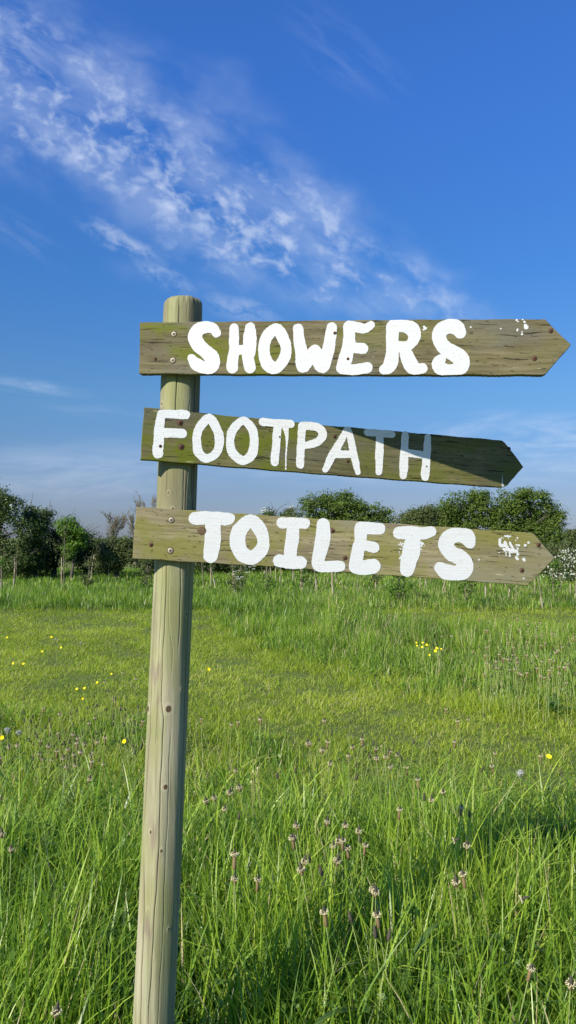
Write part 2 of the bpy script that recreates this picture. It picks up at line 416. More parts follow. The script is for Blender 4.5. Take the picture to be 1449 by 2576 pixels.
col = t.mix(t.math('MULTIPLY', t.math('MULTIPLY', t.smooth(sp_.outputs[2], 1.45, 1.62), t.smooth(bl, .3, .6)), .75), col, (.17, .15, .085))
col = t.mix(t.math('MULTIPLY', t.smooth(fi, .58, .75), .3), col, (.14, .12, .07))
col = t.mix(t.math('MULTIPLY', t.smooth(t.attr('halo'), .1, .6), .4), col, (.52, .47, .32))
col = t.mix(t.math('MULTIPLY', t.smooth(t.attr('stain'), .25, .8), .65), col, (.22, .165, .125))
col = t.mix(t.smooth(t.attr('knot'), .15, .5), col, (.085, .05, .028))
col = t.mix(t.math('MULTIPLY', t.smooth(t.attr('knot'), .8, 1.0), .5), col, (.2, .13, .07))
col = t.mix(t.smooth(t.attr('crack'), .3, .9), col, (.05, .04, .025))
t.put(b.inputs['Base Color'], col); b.inputs['Roughness'].default_value = .8; b.inputs['Specular IOR Level'].default_value = .2
t.put(b.inputs['Normal'], t.bump(t.math('ADD', gr, t.math('MULTIPLY', fi, .7)), .5, .002))
post = obj('post', build_post(), m, post_root)

class Board:
    """an arrow board: a plane through a left and right point, local x along the board, y up, z towards the camera"""
    def __init__(s, name_label, outline, uL, vL, dL, uR, vR, dR, mat, thick=.021):
        a = at(uL, vL, dL); c = at(uR, vR, dR)
        s.x = (c - a).normalized(); up = Vector((0, 0, 1)); s.z = s.x.cross(up).normalized()
        if s.z.y > 0: s.z = -s.z
        s.y = s.z.cross(s.x).normalized(); s.o = a
        M = Matrix((s.x, s.y, s.z)).transposed().to_4x4(); M.translation = s.o
        s.M = M; s.th = thick
        pts = [s.loc(u, v) for u, v in outline]
        # fine outline with slight roughness
        P = []
        for i in range(len(pts)):
            p, q = Vector(pts[i]), Vector(pts[(i + 1) % len(pts)]); n = max(2, int((q - p).length / .004))
            nrm = Vector((-(q - p).y, (q - p).x)).normalized()
            for k in range(n):
                f = k / n; e = (p + (q - p) * f)
                r = (random.random() - .5) * .0007 + .0006 * math.sin(k * .21 + i * 3) if 0 < k else 0
                P.append(e + nrm * r)
        bm = bmesh.new()
        f1 = bm.faces.new([bm.verts.new((p.x, p.y, 0)) for p in P])
        r = bmesh.ops.extrude_face_region(bm, geom=[f1])
        vs = [g for g in r['geom'] if isinstance(g, bmesh.types.BMVert)]
        bmesh.ops.translate(bm, verts=vs, vec=(0, 0, -thick))
        bmesh.ops.recalc_face_normals(bm, faces=bm.faces)
        fr = [e for e in bm.edges if len(e.link_faces) == 2 and e.calc_face_angle(0) > 1.2 and all(abs(v.co.z) < 1e-6 for v in e.verts)]
        bmesh.ops.bevel(bm, geom=fr, offset=.0012, segments=1, affect='EDGES')
        me = bpy.data.meshes.new('arrow_board'); bm.to_mesh(me); bm.free()
        s.ob = obj('arrow_board', me, mat, post_root)
        s.ob.matrix_local = Matrix.Translation(-ROOT) @ M
        s.ob['label'] = name_label
    def loc(s, u, v):
        r = ray(u, v); k = (s.o - CAM).dot(s.z) / r.dot(s.z); p = CAM + r * k - s.o
        return (p.dot(s.x), p.dot(s.y))
    def pxm(s, u, v):                         # metres per unit at that point
        a = Vector(s.loc(u, v)); c = Vector(s.loc(u, v + 10)); return (c - a).length / 10

def crop(ox, oy, sc):
    k = 2268 / 1449
    return lambda x, y: ((ox + x / sc) / k, (oy + y / sc) / k, 1 / (sc * k))
C1 = crop(500, 1130, 1.61); C2 = crop(1300, 1180, 1.497); C3 = crop(500, 1560, 1.61)
C4 = crop(1200, 1600, 1.61); C5 = crop(500, 1960, 1.61); C6 = crop(1300, 1880, 1.497)

def field_mesh(board, strokes, crp, edge=.0009, seed=0, height=.0007, blobs=None, cell=.00085, k=.0010):
    """letters as a smooth union of tapering brush strokes, cut out of a fine grid"""
    segs = []
    for st in strokes:
        pts = []
        if len(st) > 2:
            A = np.array(st, float); cl_ = np.allclose(A[0], A[-1])
            E = np.vstack([A[-2] if cl_ else 2 * A[0] - A[1], A, A[1] if cl_ else 2 * A[-1] - A[-2]]); out = []
            for q in range(1, len(E) - 2):
                p0, p1, p2, p3 = E[q - 1:q + 3]
                for f in (0, .25, .5, .75):
                    out.append(.5 * (2 * p1 + (p2 - p0) * f + (2 * p0 - 5 * p1 + 4 * p2 - p3) * f ** 2 + (3 * p1 - p0 - 3 * p2 + p3) * f ** 3))
            st = [tuple(o_) for o_ in out] + [tuple(A[-1])]
        for (x, y, r) in st:
            u, v, sc = crp(x, y); lx, ly = board.loc(u, v); pts.append((lx, ly, r * sc * board.pxm(u, v) * .975))
        if len(pts) == 1: pts = pts * 2
        segs += list(zip(pts[:-1], pts[1:]))
    allp = np.array([p for sg in segs for p in sg])
    x0, x1 = (allp[:, 0] - allp[:, 2]).min() - .004, (allp[:, 0] + allp[:, 2]).max() + .004
    y0, y1 = (allp[:, 1] - allp[:, 2]).min() - .004, (allp[:, 1] + allp[:, 2]).max() + .004
    gx = np.arange(x0, x1, cell); gy = np.arange(y0, y1, cell)
    Xg, Yg = np.meshgrid(gx, gy)
    D = None
    for (a, c) in segs:
        ax, ay, ar = a; bx, by, br = c
        dx, dy = bx - ax, by - ay; l2 = dx * dx + dy * dy + 1e-12
        h = np.clip(((Xg - ax) * dx + (Yg - ay) * dy) / l2, 0, 1)
        d = np.hypot(Xg - ax - dx * h, Yg - ay - dy * h) - (ar + (br - ar) * h)
        if D is None: D = d
        else:
            hh = np.clip(.5 + .5 * (D - d) / k, 0, 1); D = D + (d - D) * hh - k * hh * (1 - hh)
    n1, n2, n3 = SineNoise(seed, 300), SineNoise(seed + 50, 900), SineNoise(seed + 90, 90)
    D = D + edge * (n1(Xg, Yg) * .55 + n2(Xg, Yg) * .25 + n3(Xg, Yg) * .9)
    # marching squares
    idx = {}; V = []; tri = []
    ny, nx = D.shape
    ins = D < 0
    def gv(i, j):
        key = (i, j)
        if key not in idx: idx[key] = len(V); V.append((gx[j], gy[i]))
        return idx[key]
    def ev(i, j, i2, j2):
        key = (i, j, i2, j2) if (i, j) < (i2, j2) else (i2, j2, i, j)
        if key not in idx:
            a, c = D[i, j], D[i2, j2]; f = a / (a - c)
            idx[key] = len(V); V.append((gx[j] + (gx[j2] - gx[j]) * f, gy[i] + (gy[i2] - gy[i]) * f))
        return idx[key]
    cnt = ins[:-1, :-1].astype(int) + ins[1:, :-1] + ins[:-1, 1:] + ins[1:, 1:]
    faces = []
    for i, j in zip(*np.nonzero(cnt)):
        cs = [(i, j), (i, j + 1), (i + 1, j + 1), (i + 1, j)]
        poly = []
        for q in range(4):
            a, c = cs[q], cs[(q + 1) % 4]
            if ins[a]: poly.append(gv(*a))
            if ins[a] != ins[c]: poly.append(ev(*a, *c))
        poly = [p for q, p in enumerate(poly) if p != poly[q - 1]]
        if len(poly) >= 3: faces.append(poly)
    bm = bmesh.new(); vs = [bm.verts.new((x, y, height)) for x, y in V]
    for f in faces:
        try: bm.faces.new([vs[q] for q in f])
        except ValueError: pass
    bnd = [e for e in bm.edges if len(e.link_faces) == 1]
    r = bmesh.ops.extrude_edge_only(bm, edges=bnd)
    nv = [g for g in r['geom'] if isinstance(g, bmesh.types.BMVert)]
    for v in nv: v.co.z = -.0009
    me = bpy.data.meshes.new('painted_letter'); bm.to_mesh(me); bm.free()
    return me

def letter(board, ch, strokes, crp, seed, mat=None, name='painted_letter'):
    o = obj(name, field_mesh(board, strokes, crp, seed=seed), mat or M_paint, board.ob)
    if ch: o['label'] = 'white painted letter ' + ch
    return o
def close(l): return l + [l[0]]

yc = lambda v: float(axis(1.5 - (v - 1353) / F * 1.84)[1])
TH = .021
d1 = yc(875) - PR * 1.01 - TH; d2 = yc(1100) - PR * 1.01 - TH; d3 = yc(1345) - PR - TH
showers = Board('top arrow board lettered SHOWERS, olive brown with bright screws',
    [(352, 811), (700, 807), (1100, 803.5), (1371, 802.5), (1436.5, 867), (1431, 875), (1374, 940), (1368, 943), (900, 943), (350, 940), (350.5, 870)],
    350, 875, d1 * 1.006, 1370, 873, d1 * 1.006 * 130 / 140.8, M_show)
footpath = Board('middle arrow board lettered FOOTPATH, green with algae and partly in shadow',
    [(362, 1024.5), (800, 1068), (1256, 1107), (1265, 1109), (1272, 1115), (1317, 1174.5), (1277, 1221), (1269, 1225.5), (1260, 1226), (800, 1192), (353, 1156)],
    357, 1090, d2 * .994, 1266, 1167, d2 * .994 * 1.108, M_foot)
toilets = Board('bottom arrow board lettered TOILETS, pale tan with a rounded knot by the T',
    [(343, 1275), (800, 1305), (1338, 1340), (1344, 1344), (1396, 1403), (1328, 1473), (1000, 1449), (700, 1427), (333, 1405), (337, 1345)],
    338, 1340, d3, 1334, 1406, d3 * 1.005, M_toil)

S1 = [[(566, 290, 31), (545, 264, 34), (500, 257, 39), (452, 272, 44), (433, 320, 47), (455, 370, 46), (502, 412, 43), (540, 455, 50), (535, 498, 48), (492, 510, 39), (442, 490, 40), (408, 450, 26)]]
H1 = [[(680, 262, 30), (678, 330, 32), (680, 390, 33), (672, 450, 36), (666, 510, 38)], [(780, 258, 33), (780, 320, 43), (776, 400, 42), (768, 450, 38), (779, 510, 38)], [(690, 398, 30), (770, 398, 31)]]
O1 = [close([(945, 264, 34), (985, 310, 38), (1010, 385, 34), (998, 450, 37), (950, 512, 36), (900, 495, 42), (872, 430, 38), (872, 360, 37), (898, 300, 38)])]
W1 = [[(1085, 268, 34), (1092, 340, 36), (1108, 420, 42), (1117, 505, 40), (1155, 460, 34), (1190, 408, 42), (1213, 470, 42), (1242, 505, 42), (1268, 430, 40), (1286, 340, 38), (1298, 258, 34)]]
E1 = [[(110, 162, 36), (113, 220, 35), (108, 280, 38), (92, 340, 40), (73, 400, 38)], [(112, 155, 31), (165, 165, 31), (205, 172, 27), (240, 150, 25)], [(115, 278, 30), (155, 285, 31), (194, 290, 31)], [(76, 404, 36), (130, 414, 30), (180, 407, 32), (217, 401, 33)]]
R1 = [[(368, 165, 38), (367, 230, 36), (367, 300, 38), (360, 360, 42), (345, 398, 38), (318, 412, 28)], [(370, 157, 38), (430, 155, 36), (478, 170, 42), (498, 212, 37), (478, 260, 30), (440, 275, 30), (400, 272, 28)], [(435, 285, 30), (452, 330, 40), (478, 388, 42), (500, 408, 34), (545, 405, 30)]]
S2 = [[(767, 196, 33), (748, 165, 42), (700, 157, 42), (655, 178, 42), (640, 222, 40), (664, 270, 42), (715, 310, 45), (766, 345, 48), (772, 390, 46), (735, 410, 34), (690, 412, 32), (650, 402, 40), (636, 375, 36), (650, 356, 34)]]
for i, (ch, st, cr) in enumerate([('S', S1, C1), ('H', H1, C1), ('O', O1, C1), ('W', W1, C1), ('E', E1, C2), ('R', R1, C2), ('S', S2, C2)]):
    letter(showers, ch, st, cr, i * 7 + 1)
FF = [[(218, 112, 27), (206, 200, 30), (202, 260, 32), (196, 340, 34), (192, 366, 29)], [(196, 366, 29), (203, 366, 28)], [(218, 112, 27), (300, 113, 28), (372, 117, 29)], [(212, 232, 31), (290, 233, 31), (350, 235, 30)]]
FO = [close([(520, 138, 27), (556, 185, 29), (583, 250, 30), (582, 320, 29), (558, 368, 27), (505, 394, 26), (463, 368, 29), (443, 320, 28), (446, 240, 28), (474, 180, 28)])]
FO2 = [close([(738, 155, 24), (780, 192, 28), (804, 250, 28), (803, 330, 30), (782, 382, 30), (738, 409, 26), (690, 383, 29), (657, 330, 26), (658, 250, 27), (690, 188, 28)])]
FT = [[(860, 163, 25), (950, 172, 26), (1036, 176, 27)], [(954, 190, 27), (948, 280, 27), (940, 360, 27), (935, 420, 26)], [(1006, 202, 20), (1012, 238, 12), (1013, 300, 6), (1008, 380, 5), (1007, 462, 4)]]
FP = [[(1110, 190, 25), (1105, 280, 26), (1100, 360, 25), (1097, 434, 25)], [(1110, 189, 26), (1170, 190, 26), (1222, 205, 28), (1241, 245, 27), (1215, 285, 25), (1165, 305, 24), (1110, 318, 22)]]
FA = [[(266, 150, 22), (222, 230, 24), (172, 315, 25), (131, 400, 22)], [(276, 148, 20), (296, 230, 24), (315, 320, 24), (335, 418, 19)], [(195, 303, 24), (310, 304, 24)]]
FT2 = [[(397, 165, 24), (480, 171, 24), (553, 177, 24)], [(475, 195, 26), (473, 300, 27), (470, 415, 23)]]
FH = [[(637, 182, 23), (632, 280, 27), (627, 380, 29), (625, 436, 25)], [(779, 196, 21), (774, 290, 26), (766, 390, 28), (762, 448, 27)], [(640, 294, 25), (770, 310, 24)]]
for i, (ch, st, cr) in enumerate([('F', FF, C3), ('O', FO, C3), ('O', FO2, C3), ('T', FT, C3), ('P', FP, C3), ('A', FA, C4), ('T', FT2, C4), ('H', FH, C4)]):
    letter(footpath, ch, st, cr, i * 5 + 60, M_paint2)
TT = [[(427, 132, 39), (480, 128, 43), (560, 125, 38), (625, 135, 43), (655, 130, 31)], [(545, 175, 50), (544, 250, 52), (537, 320, 50), (530, 368, 46)]]
TO = [close([(785, 148, 41), (838, 195, 44), (864, 265, 40), (852, 330, 44), (790, 380, 44), (722, 345, 48), (700, 265, 51), (722, 195, 48)])]
TI = [[(985, 158, 37), (1060, 158, 33), (1125, 163, 37)], [(1052, 200, 41), (1048, 270, 43), (1036, 340, 42), (1035, 385, 40)], [(966, 400, 41), (1035, 414, 38), (1098, 410, 42)]]
TL = [[(1245, 172, 43), (1243, 250, 47), (1228, 330, 46), (1212, 405, 42), (1225, 432, 38), (1280, 436, 36), (1350, 434, 36)]]
TE = [[(180, 300, 38), (178, 370, 36), (165, 430, 38), (150, 510, 40)], [(180, 297, 37), (240, 300, 36), (294, 302, 34)], [(185, 396, 30), (256, 413, 35)], [(152, 525, 43), (200, 530, 44), (254, 522, 44)]]
TT2 = [[(406, 325, 38), (480, 326, 39), (555, 329, 36), (594, 320, 32)], [(492, 350, 42), (478, 430, 52), (462, 500, 48), (452, 546, 41)]]
TS = [[(822, 384, 35), (806, 350, 48), (755, 338, 42), (700, 355, 48), (684, 400, 45), (715, 448, 45), (766, 472, 47), (796, 515, 49), (778, 553, 51), (735, 563, 44), (682, 555, 46), (645, 530, 33)]]
for i, (ch, st, cr) in enumerate([('T', TT, C5), ('O', TO, C5), ('I', TI, C5), ('L', TL, C5), ('E', TE, C6), ('T', TT2, C6), ('S', TS, C6)]):
    letter(toilets, ch, st, cr, i * 9 + 120)
# specks and splashes of old paint
def specks(board, cr, pts, seed):
    o = obj('paint_speck', field_mesh(board, [[p] if len(p) == 3 else list(p) for p in pts], cr, edge=.0012, seed=seed, k=.0004, cell=.0006, height=.0004), M_paint, board.ob)
    o['label'] = 'flecks of old white paint near the tip'
rs = random.Random(4)
specks(showers, C2, [(1100, 120, 7), (1108, 130, 6), (1135, 118, 6), (1145, 132, 10), (1150, 150, 12), (1155, 163, 14), (1105, 175, 7), (1103, 183, 6), (1130, 190, 5), (1130, 204, 6), (1006, 170, 5), (555, 160, 8), (562, 170, 9), (552, 175, 6), (828, 162, 5)], 5)
pts = [((1030, 345, 6), (1062, 346, 7)), ((1000, 365, 7), (998, 395, 8)), ((1005, 402, 9), (1035, 398, 9)), ((1030, 380, 7), (1048, 425, 8)), ((1048, 425, 10), (1100, 436, 8)), ((1060, 385, 6), (1078, 420, 6)), ((1098, 398, 7), (1114, 400, 6)),
       ((1020, 420, 5), (1030, 430, 8)), ((1036, 440, 4), (1036, 462, 4)), ((1058, 440, 4), (1059, 465, 5)), ((1095, 470, 6), (1105, 480, 8)), ((1140, 482, 8), (1145, 490, 6)), (1150, 400, 7), (1170, 384, 5), (1105, 455, 6), (877, 486, 5), (1140, 595, 5), (995, 443, 5)]
for k in range(16): pts.append((990 + rs.random() * 130, 345 + rs.random() * 130, 2 + rs.random() * 3.5))
for k in range(16): pts.append((404 + rs.random() * 22, 370 + rs.random() * 110, 2 + rs.random() * 4))
for k in range(14): pts.append((535 + rs.random() * 22, 378 + rs.random() * 50, 2 + rs.random() * 5))
specks(toilets, C6, pts, 6)
o = obj('paint_speck', field_mesh(footpath, [[(1252, 440, 2), (1252, 480, 4), (1255, 503, 7)], [(-115, 195, 5), (-118, 205, 5)]], C4, edge=.0006, seed=8, k=.0004, cell=.0006, height=.0004), M_paint, footpath.ob)
o['label'] = 'white paint drip at the arrow tip'

def screw_mesh(r):
    v, f = lathe([(r * 1.18, -.001), (r * 1.18, .0002), (r, .0006), (r * .86, .0012), (r * .4, .0009), (.0001, .0008)], 20)
    me = fast_mesh('screw', v, f, smooth=True); return me
def slot_mesh(r):
    P = []
    for a in (.5, .5 + math.pi / 2):
        c, s = math.cos(a), math.sin(a); w, l = r * .13, r * .6
        q = [(-l, -w), (l, -w), (l, w), (-l, w)]
        zt = .0017 if a < 1 else .0018
        V = [(x * c - y * s, x * s + y * c, z) for z in (.0, zt) for x, y in q]
        Fq = [(4, 5, 6, 7), (0, 1, 5, 4), (1, 2, 6, 5), (2, 3, 7, 6), (3, 0, 4, 7)]
        P.append((np.array(V), np.array(Fq)))
    return fast_mesh('slot', *join_arrays(P))
SM = {}
M_bore = plain('rust_stained_wood', (.075, .05, .03), .9, .5, 700)
def screws(board, lst):
    for (u, v, r, kind) in lst:
        lx, ly = board.loc(u, v); rr = r * board.pxm(u, v)
        rr = rr if kind == 'bright' else rr * .95
        o = obj('screw', screw_mesh(rr), M_screw if kind == 'bright' else M_rust, board.ob)
        s = obj('screw_slot', slot_mesh(rr), M_slot, board.ob)
        o.location = (lx, ly, .0004); s.location = (lx, ly, .0004)
        s['label'] = 'dark cross slot of a screw head'
        if kind == 'rust': o['label'] = 'rusty screw head'
        # rust-stained rim round the head
        v_, f_ = lathe([(rr * 1.17, .0003), (rr * 1.5, .0002)], 18)
        w = obj('rust_ring', fast_mesh('rust_ring', v_, f_), M_bore, board.ob); w.location = (lx, ly, .0001)
screws(showers, [(437.5, 840.5, 5.6, 'bright'), (434.8, 906.5, 5.8, 'bright'), (391, 902.5, 3.4, 'rust'), (842.5, 838, 4, 'rust'), (875.5, 903, 3.6, 'rust'), (1385.5, 832.5, 4.6, 'rust'), (1344.5, 901.5, 5.0, 'rust')])
screws(footpath, [(453, 1063.5, 5.6, 'rust'), (456, 1124, 5.8, 'rust'), (403.5, 1122.5, 4.0, 'rust'), (842, 1098, 3.6, 'rust'), (875, 1160, 3.4, 'rust'), (1280, 1129, 3.6, 'rust'), (703.5, 1041 + 58, 2.2, 'rust'), (1073, 1114 + 59, 2.0, 'rust')])
screws(toilets, [(430.8, 1308, 5.8, 'bright'), (428.8, 1385, 6.0, 'bright'), (380, 1370.5, 4.2, 'rust'), (836.5, 1335.5, 4.6, 'rust'), (868, 1403.5, 4.4, 'rust'), (1355, 1370.5, 4.2, 'rust'), (1313, 1435, 4.4, 'rust')])
# the knot beside the T of the bottom board
kx, ky = toilets.loc(508, 1335)
kv, kf = lathe([(.0001, .0013), (.004, .0016), (.0075, .001), (.0105, .0003)], 24)
kv[:, 0] *= 1.15; kv[:, :2] += .0009 * np.sin(kv[:, 1::-1] * 900)
k_ = obj('knot', fast_mesh('knot', kv, kf, smooth=True), plain('knot_wood', (.12, .08, .04), .8, .6, 260), toilets.ob); k_.location = (kx, ky, .0002)

# ------------------------------------------------------------------ ground
n_und = SineNoise(3, .35)
m, t, b = new_mat('meadow_soil')
o = t.node('ShaderNodeTexCoord').outputs['Object']
n1 = t.noise(o, .5, 5, .6); n2 = t.noise(o, 14, 5, .65); n3 = t.noise(o, 70, 3, .6)
col = t.mix(t.smooth(n2, .3, .7), (.09, .125, .02), (.20, .25, .04))
col = t.mix(t.math('MULTIPLY', t.smooth(n1, .4, .7), .5), col, (.13, .155, .04))
col = t.mix(t.math('MULTIPLY', t.smooth(n3, .5, .7), .5), col, (.03, .04, .012))
t.put(b.inputs['Base Color'], col); b.inputs['Roughness'].default_value = .95
t.put(b.inputs['Normal'], t.bump(t.math('ADD', n2, n3), .8, .03))
M_ground = m
gxs = np.concatenate([-np.geomspace(1200, 8, 26), np.linspace(-7, 7, 40), np.geomspace(8, 1200, 26)])
gys = np.concatenate([-np.geomspace(800, 3, 16), np.linspace(-2, 34, 110), np.geomspace(36, 2500, 26)])
Xg, Yg = np.meshgrid(gxs, gys)
def ground_z(x, y):
    fade = np.clip((40 - np.abs(y)) / 20, 0, 1) * np.clip((12 - np.abs(x)) / 5, 0, 1)
    return (.012 * n_und(x, y)) * fade
Vg = np.stack([Xg, Yg, ground_z(Xg, Yg)], -1).reshape(-1, 3)
ny, nx = Xg.shape
i = (np.arange(ny - 1)[:, None] * nx + np.arange(nx - 1)[None]).ravel()
gm = obj('ground', fast_mesh('ground', Vg, np.stack([i, i + 1, i + 1 + nx, i + nx], -1), smooth=True), M_ground)
tag(gm, 'grassy meadow ground under the signpost', 'ground', kind='structure')

# ------------------------------------------------------------------ grass
def blades(x, y, h, w, seg, lean, bend, v, az=None, zoff=0, facing=None):
    N = len(x)
    az = rng.uniform(0, 2 * np.pi, N) if az is None else az
    dx, dy = np.cos(az), np.sin(az)
    fa = az + np.pi / 2 + rng.normal(0, .5, N)
    wx, wy = np.cos(fa), np.sin(fa)
    tt = np.linspace(0, 1, seg + 1)
    T = tt[None, :]
    hor = h[:, None] * (lean[:, None] * T + bend[:, None] * T ** 2.3)
    ver = h[:, None] * (T * np.sqrt(np.clip(1 - lean[:, None] ** 2 * .5, .3, 1)) - .55 * bend[:, None] ** 1.5 * T ** 3)
    ww = w[:, None] * (1 - T ** 1.8) * .5 * (.65 + .35 * np.minimum(1, T * 4)) + .00025
    cx = x[:, None] + dx[:, None] * hor; cy = y[:, None] + dy[:, None] * hor
    cz = ground_z(x, y)[:, None] - .01 + ver + zoff
    tw = ww * .35 * np.sin(T * 4 + v[:, None] * 20)
    L = np.stack([cx - wx[:, None] * ww, cy - wy[:, None] * ww, cz - tw], -1)
    R = np.stack([cx + wx[:, None] * ww, cy + wy[:, None] * ww, cz + tw], -1)
    V = np.stack([L, R], 2)                      # N, seg+1, 2, 3
    base = (np.arange(N) * (seg + 1) * 2)[:, None] + (np.arange(seg) * 2)[None]
    Fq = np.stack([base, base + 1, base + 3, base + 2], -1).reshape(-1, 4)
    va = np.repeat(v, (seg + 1) * 2)
    ta = np.tile(np.repeat(tt, 2), N)
    return V.reshape(-1, 3), Fq, va, ta
def pack(lst):
    V, Fq, A, B, off = [], [], [], [], 0
    for v, f, a, b_ in lst:
        V.append(v); Fq.append(f + off); A.append(a); B.append(b_); off += len(v)
    return np.vstack(V), np.vstack(Fq), {'v': np.concatenate(A), 't': np.concatenate(B)}

def inside(x, y, poly):
    x = np.asarray(x); y = np.asarray(y); c = np.zeros(x.shape, bool); n = len(poly)
    for i in range(n):
        x1, y1 = poly[i]; x2, y2 = poly[(i + 1) % n]
        cond = ((y1 > y) != (y2 > y)) & (x < (x2 - x1) * (y - y1) / (y2 - y1 + 1e-12) + x1)
        c ^= cond
    return c
nA, nB, nC, nD = SineNoise(21, 1.6), SineNoise(22, 5), SineNoise(23, .7), SineNoise(24, 14)
PATCH = [(-1.75, 14.5), (-1.2, 12.5), (-.98, 10.9), (-.5, 9.6), (-.1, 8.6), (.7, 7.5), (1.5, 6.75), (2.3, 5.95), (3.2, 5.2), (6, 4.5), (9, 7), (8, 11), (5, 11.3), (3, 11.8), (1.9, 12.6), (1.3, 14.5), (1.4, 16.2), (-1.9, 16.2)]
def height(x, y):
    """nominal sward height in metres"""
    xx = x + .22 * nA(x, y) + rng.normal(0, .07, x.shape); yy = y + .28 * nA(y + 9, x) + rng.normal(0, .13, x.shape)
    h = np.full(x.shape, .042)
    # long grass round the saplings
    far = np.clip((yy - 14.6) / 1.2, 0, 1)
    h = np.maximum(h, far * (.22 + .06 * nC(x, y)))
    kf = sum(inside(xx - o_ * .3, yy - o_, PATCH).astype(float) for o_ in (-.6, -.2, .2, .6, 1.0, 1.4)) / 6
    h = np.maximum(h, kf * .23 * (1 + .18 * nC(x, y) + .30 * nB(x, y)))
    edge = 4.15 + .12 * x + .3 * nA(x, y) * .5
    near = np.clip((edge - y) / .9, 0, 1)
    h = np.maximum(h, near * (.36 + .05 * nC(x, y)))
    side = inside(xx, yy, [(-6, 4.3), (-.1, 4.3), (-.4, 5.2), (-1.2, 5.8), (-3, 6.3), (-6, 6.6)])
    h = np.where(side & (h < .17), .12, h)
    return h * (1 + .16 * nB(x, y))
def scatter(y0, y1, dens, margin=1.3):
    ymid = np.sqrt(rng.uniform(y0 ** 2, y1 ** 2, int(dens * .39 * margin * (y1 ** 2 - y0 ** 2) + dens * 1.2 * (y1 - y0))))
    hw = .39 * margin * ymid + .6
    return rng.uniform(-1, 1, len(ymid)) * hw, ymid
tall, short = [], []
def clear_of_post(x, y, h):
    ax_ = -.29
    # keep what stands between the lens and the post low, as in the photograph, and nothing inside the post
    front = (np.abs(x - ax_ * (y / 1.85) - .0) < .10) & (y < 1.9) & (h > .16)
    inpost = np.hypot(x + .345, y - 1.83) < .056
    return ~(front | inpost)
for (y0, y1, dens, wl, wh, seg) in [(.9, 2.6, 7000, .0026, .0098, 6), (2.6, 4.2, 6500, .003, .0095, 5), (4.2, 7.0, 4600, .003, .008, 4), (7.0, 12, 3000, .004, .009, 3), (12, 20, 1300, .006, .012, 3), (20, 33, 420, .012, .022, 3)]:
    x, y = scatter(y0, y1, dens)
    hh = height(x, y)
    # tussocks: denser and taller tufts with gaps between
    keep = rng.random(len(x)) < np.clip(.72 + .5 * nD(x, y) + .35 * nB(x, y), .12, 1)
    x, y, hh = x[keep], y[keep], hh[keep]
    isT = hh > .12
    r = rng.random(len(x))
    coarse = (rng.random(len(x)) < .22) & isT
    h = np.where(coarse, hh * rng.uniform(.85, 1.3, len(x)), hh * (.35 + .7 * r ** .9))
    k = clear_of_post(x, y, h); x, y, hh, h, isT, coarse = x[k], y[k], hh[k], h[k], isT[k], coarse[k]
    v = np.clip(.44 + .14 * nA(x, y) + .16 * nB(x, y) + rng.normal(0, .25, len(x)) - .12 * np.clip((y - 9) / 5, 0, 1), 0, 1)
    dead = rng.random(len(x)) < .03
    dead |= (rng.random(len(x)) < .10) & inside(x, y, [(-6, 4.0), (0, 4.0), (-.2, 5.4), (-1.2, 6.4), (-6, 7)])
    dead |= (rng.random(len(x)) < .07) & (y > 6) & (x > .3) & isT
    dead |= (rng.random(len(x)) < .05) & ~isT
    v = np.where(dead, 1.0, np.minimum(v, .93))
    v = np.where(coarse & ~(v > .99), np.clip(v * .6 + .38, 0, .93), v)
    w = rng.uniform(wl, wh, len(x)) * np.where(coarse, 1.35, .8)
    lean = np.abs(rng.normal(.10, .11, len(x))).clip(0, .6); bend = np.abs(rng.normal(.22, .24, len(x))).clip(0, 1.0)
    az = rng.uniform(0, 6.28, len(x))
    s = isT
    tall.append(blades(x[s], y[s], h[s], w[s], seg, lean[s], bend[s], v[s], az[s]))
    s = ~isT
    # mown sward: short, flatter, and twice as dense
    rep = 2
    xs = np.repeat(x[s], rep) + rng.normal(0, .02, s.sum() * rep); ys = np.repeat(y[s], rep) + rng.normal(0, .02, s.sum() * rep)
    hs_ = np.repeat(h[s], rep) * rng.uniform(.5, 1.9, len(xs)); vs = np.clip(np.repeat(v[s], rep) + rng.normal(0, .15, len(xs)), 0, 1)
    if len(xs): short.append(blades(xs, ys, hs_, np.repeat(w[s], rep) * 1.05, 2, np.abs(rng.normal(.35, .25, len(xs))).clip(0, .9), np.abs(rng.normal(.35, .2, len(xs))), vs))
# broad foreground blades that arch over the sward
N = 1500
x, y = scatter(1.5, 4.0, N / 4.5); h = rng.uniform(.30, .52, len(x)); k = clear_of_post(x, y, h) & (np.abs(x + .29 * y / 1.85) > .14); x, y, h = x[k], y[k], h[k]
tall.append(blades(x, y, h, rng.uniform(.006, .011, len(x)), 9, np.abs(rng.normal(.2, .2, len(x))), np.abs(rng.normal(.6, .3, len(x))).clip(0, 1.1), np.clip(rng.normal(.6, .2, len(x)), 0, .93)))
G_T = leafy('long_grass', [(0, (.026, .062, .009)), (.3, (.080, .170, .016)), (.6, (.190, .325, .028)), (.93, (.40, .52, .06)), (1, (.58, .48, .25))], .36, .38, .45, base=(.05, .075, .016))  # dark base colour paints in the shadow at the blade feet
G_S = leafy('mown_grass', [(0, (.15, .22, .022)), (.35, (.32, .43, .036)), (.65, (.46, .54, .05)), (.93, (.56, .60, .10)), (1, (.6, .52, .28))], .5, .5, .3)
Vt, Ft, At = pack(tall)
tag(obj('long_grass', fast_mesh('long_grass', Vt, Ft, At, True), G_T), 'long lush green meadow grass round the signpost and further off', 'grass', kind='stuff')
Vt, Ft, At = pack(short)
tag(obj('mown_grass', fast_mesh('mown_grass', Vt, Ft, At, True), G_S), 'short mown grass forming a pale green path across the meadow', 'mown grass', kind='stuff')

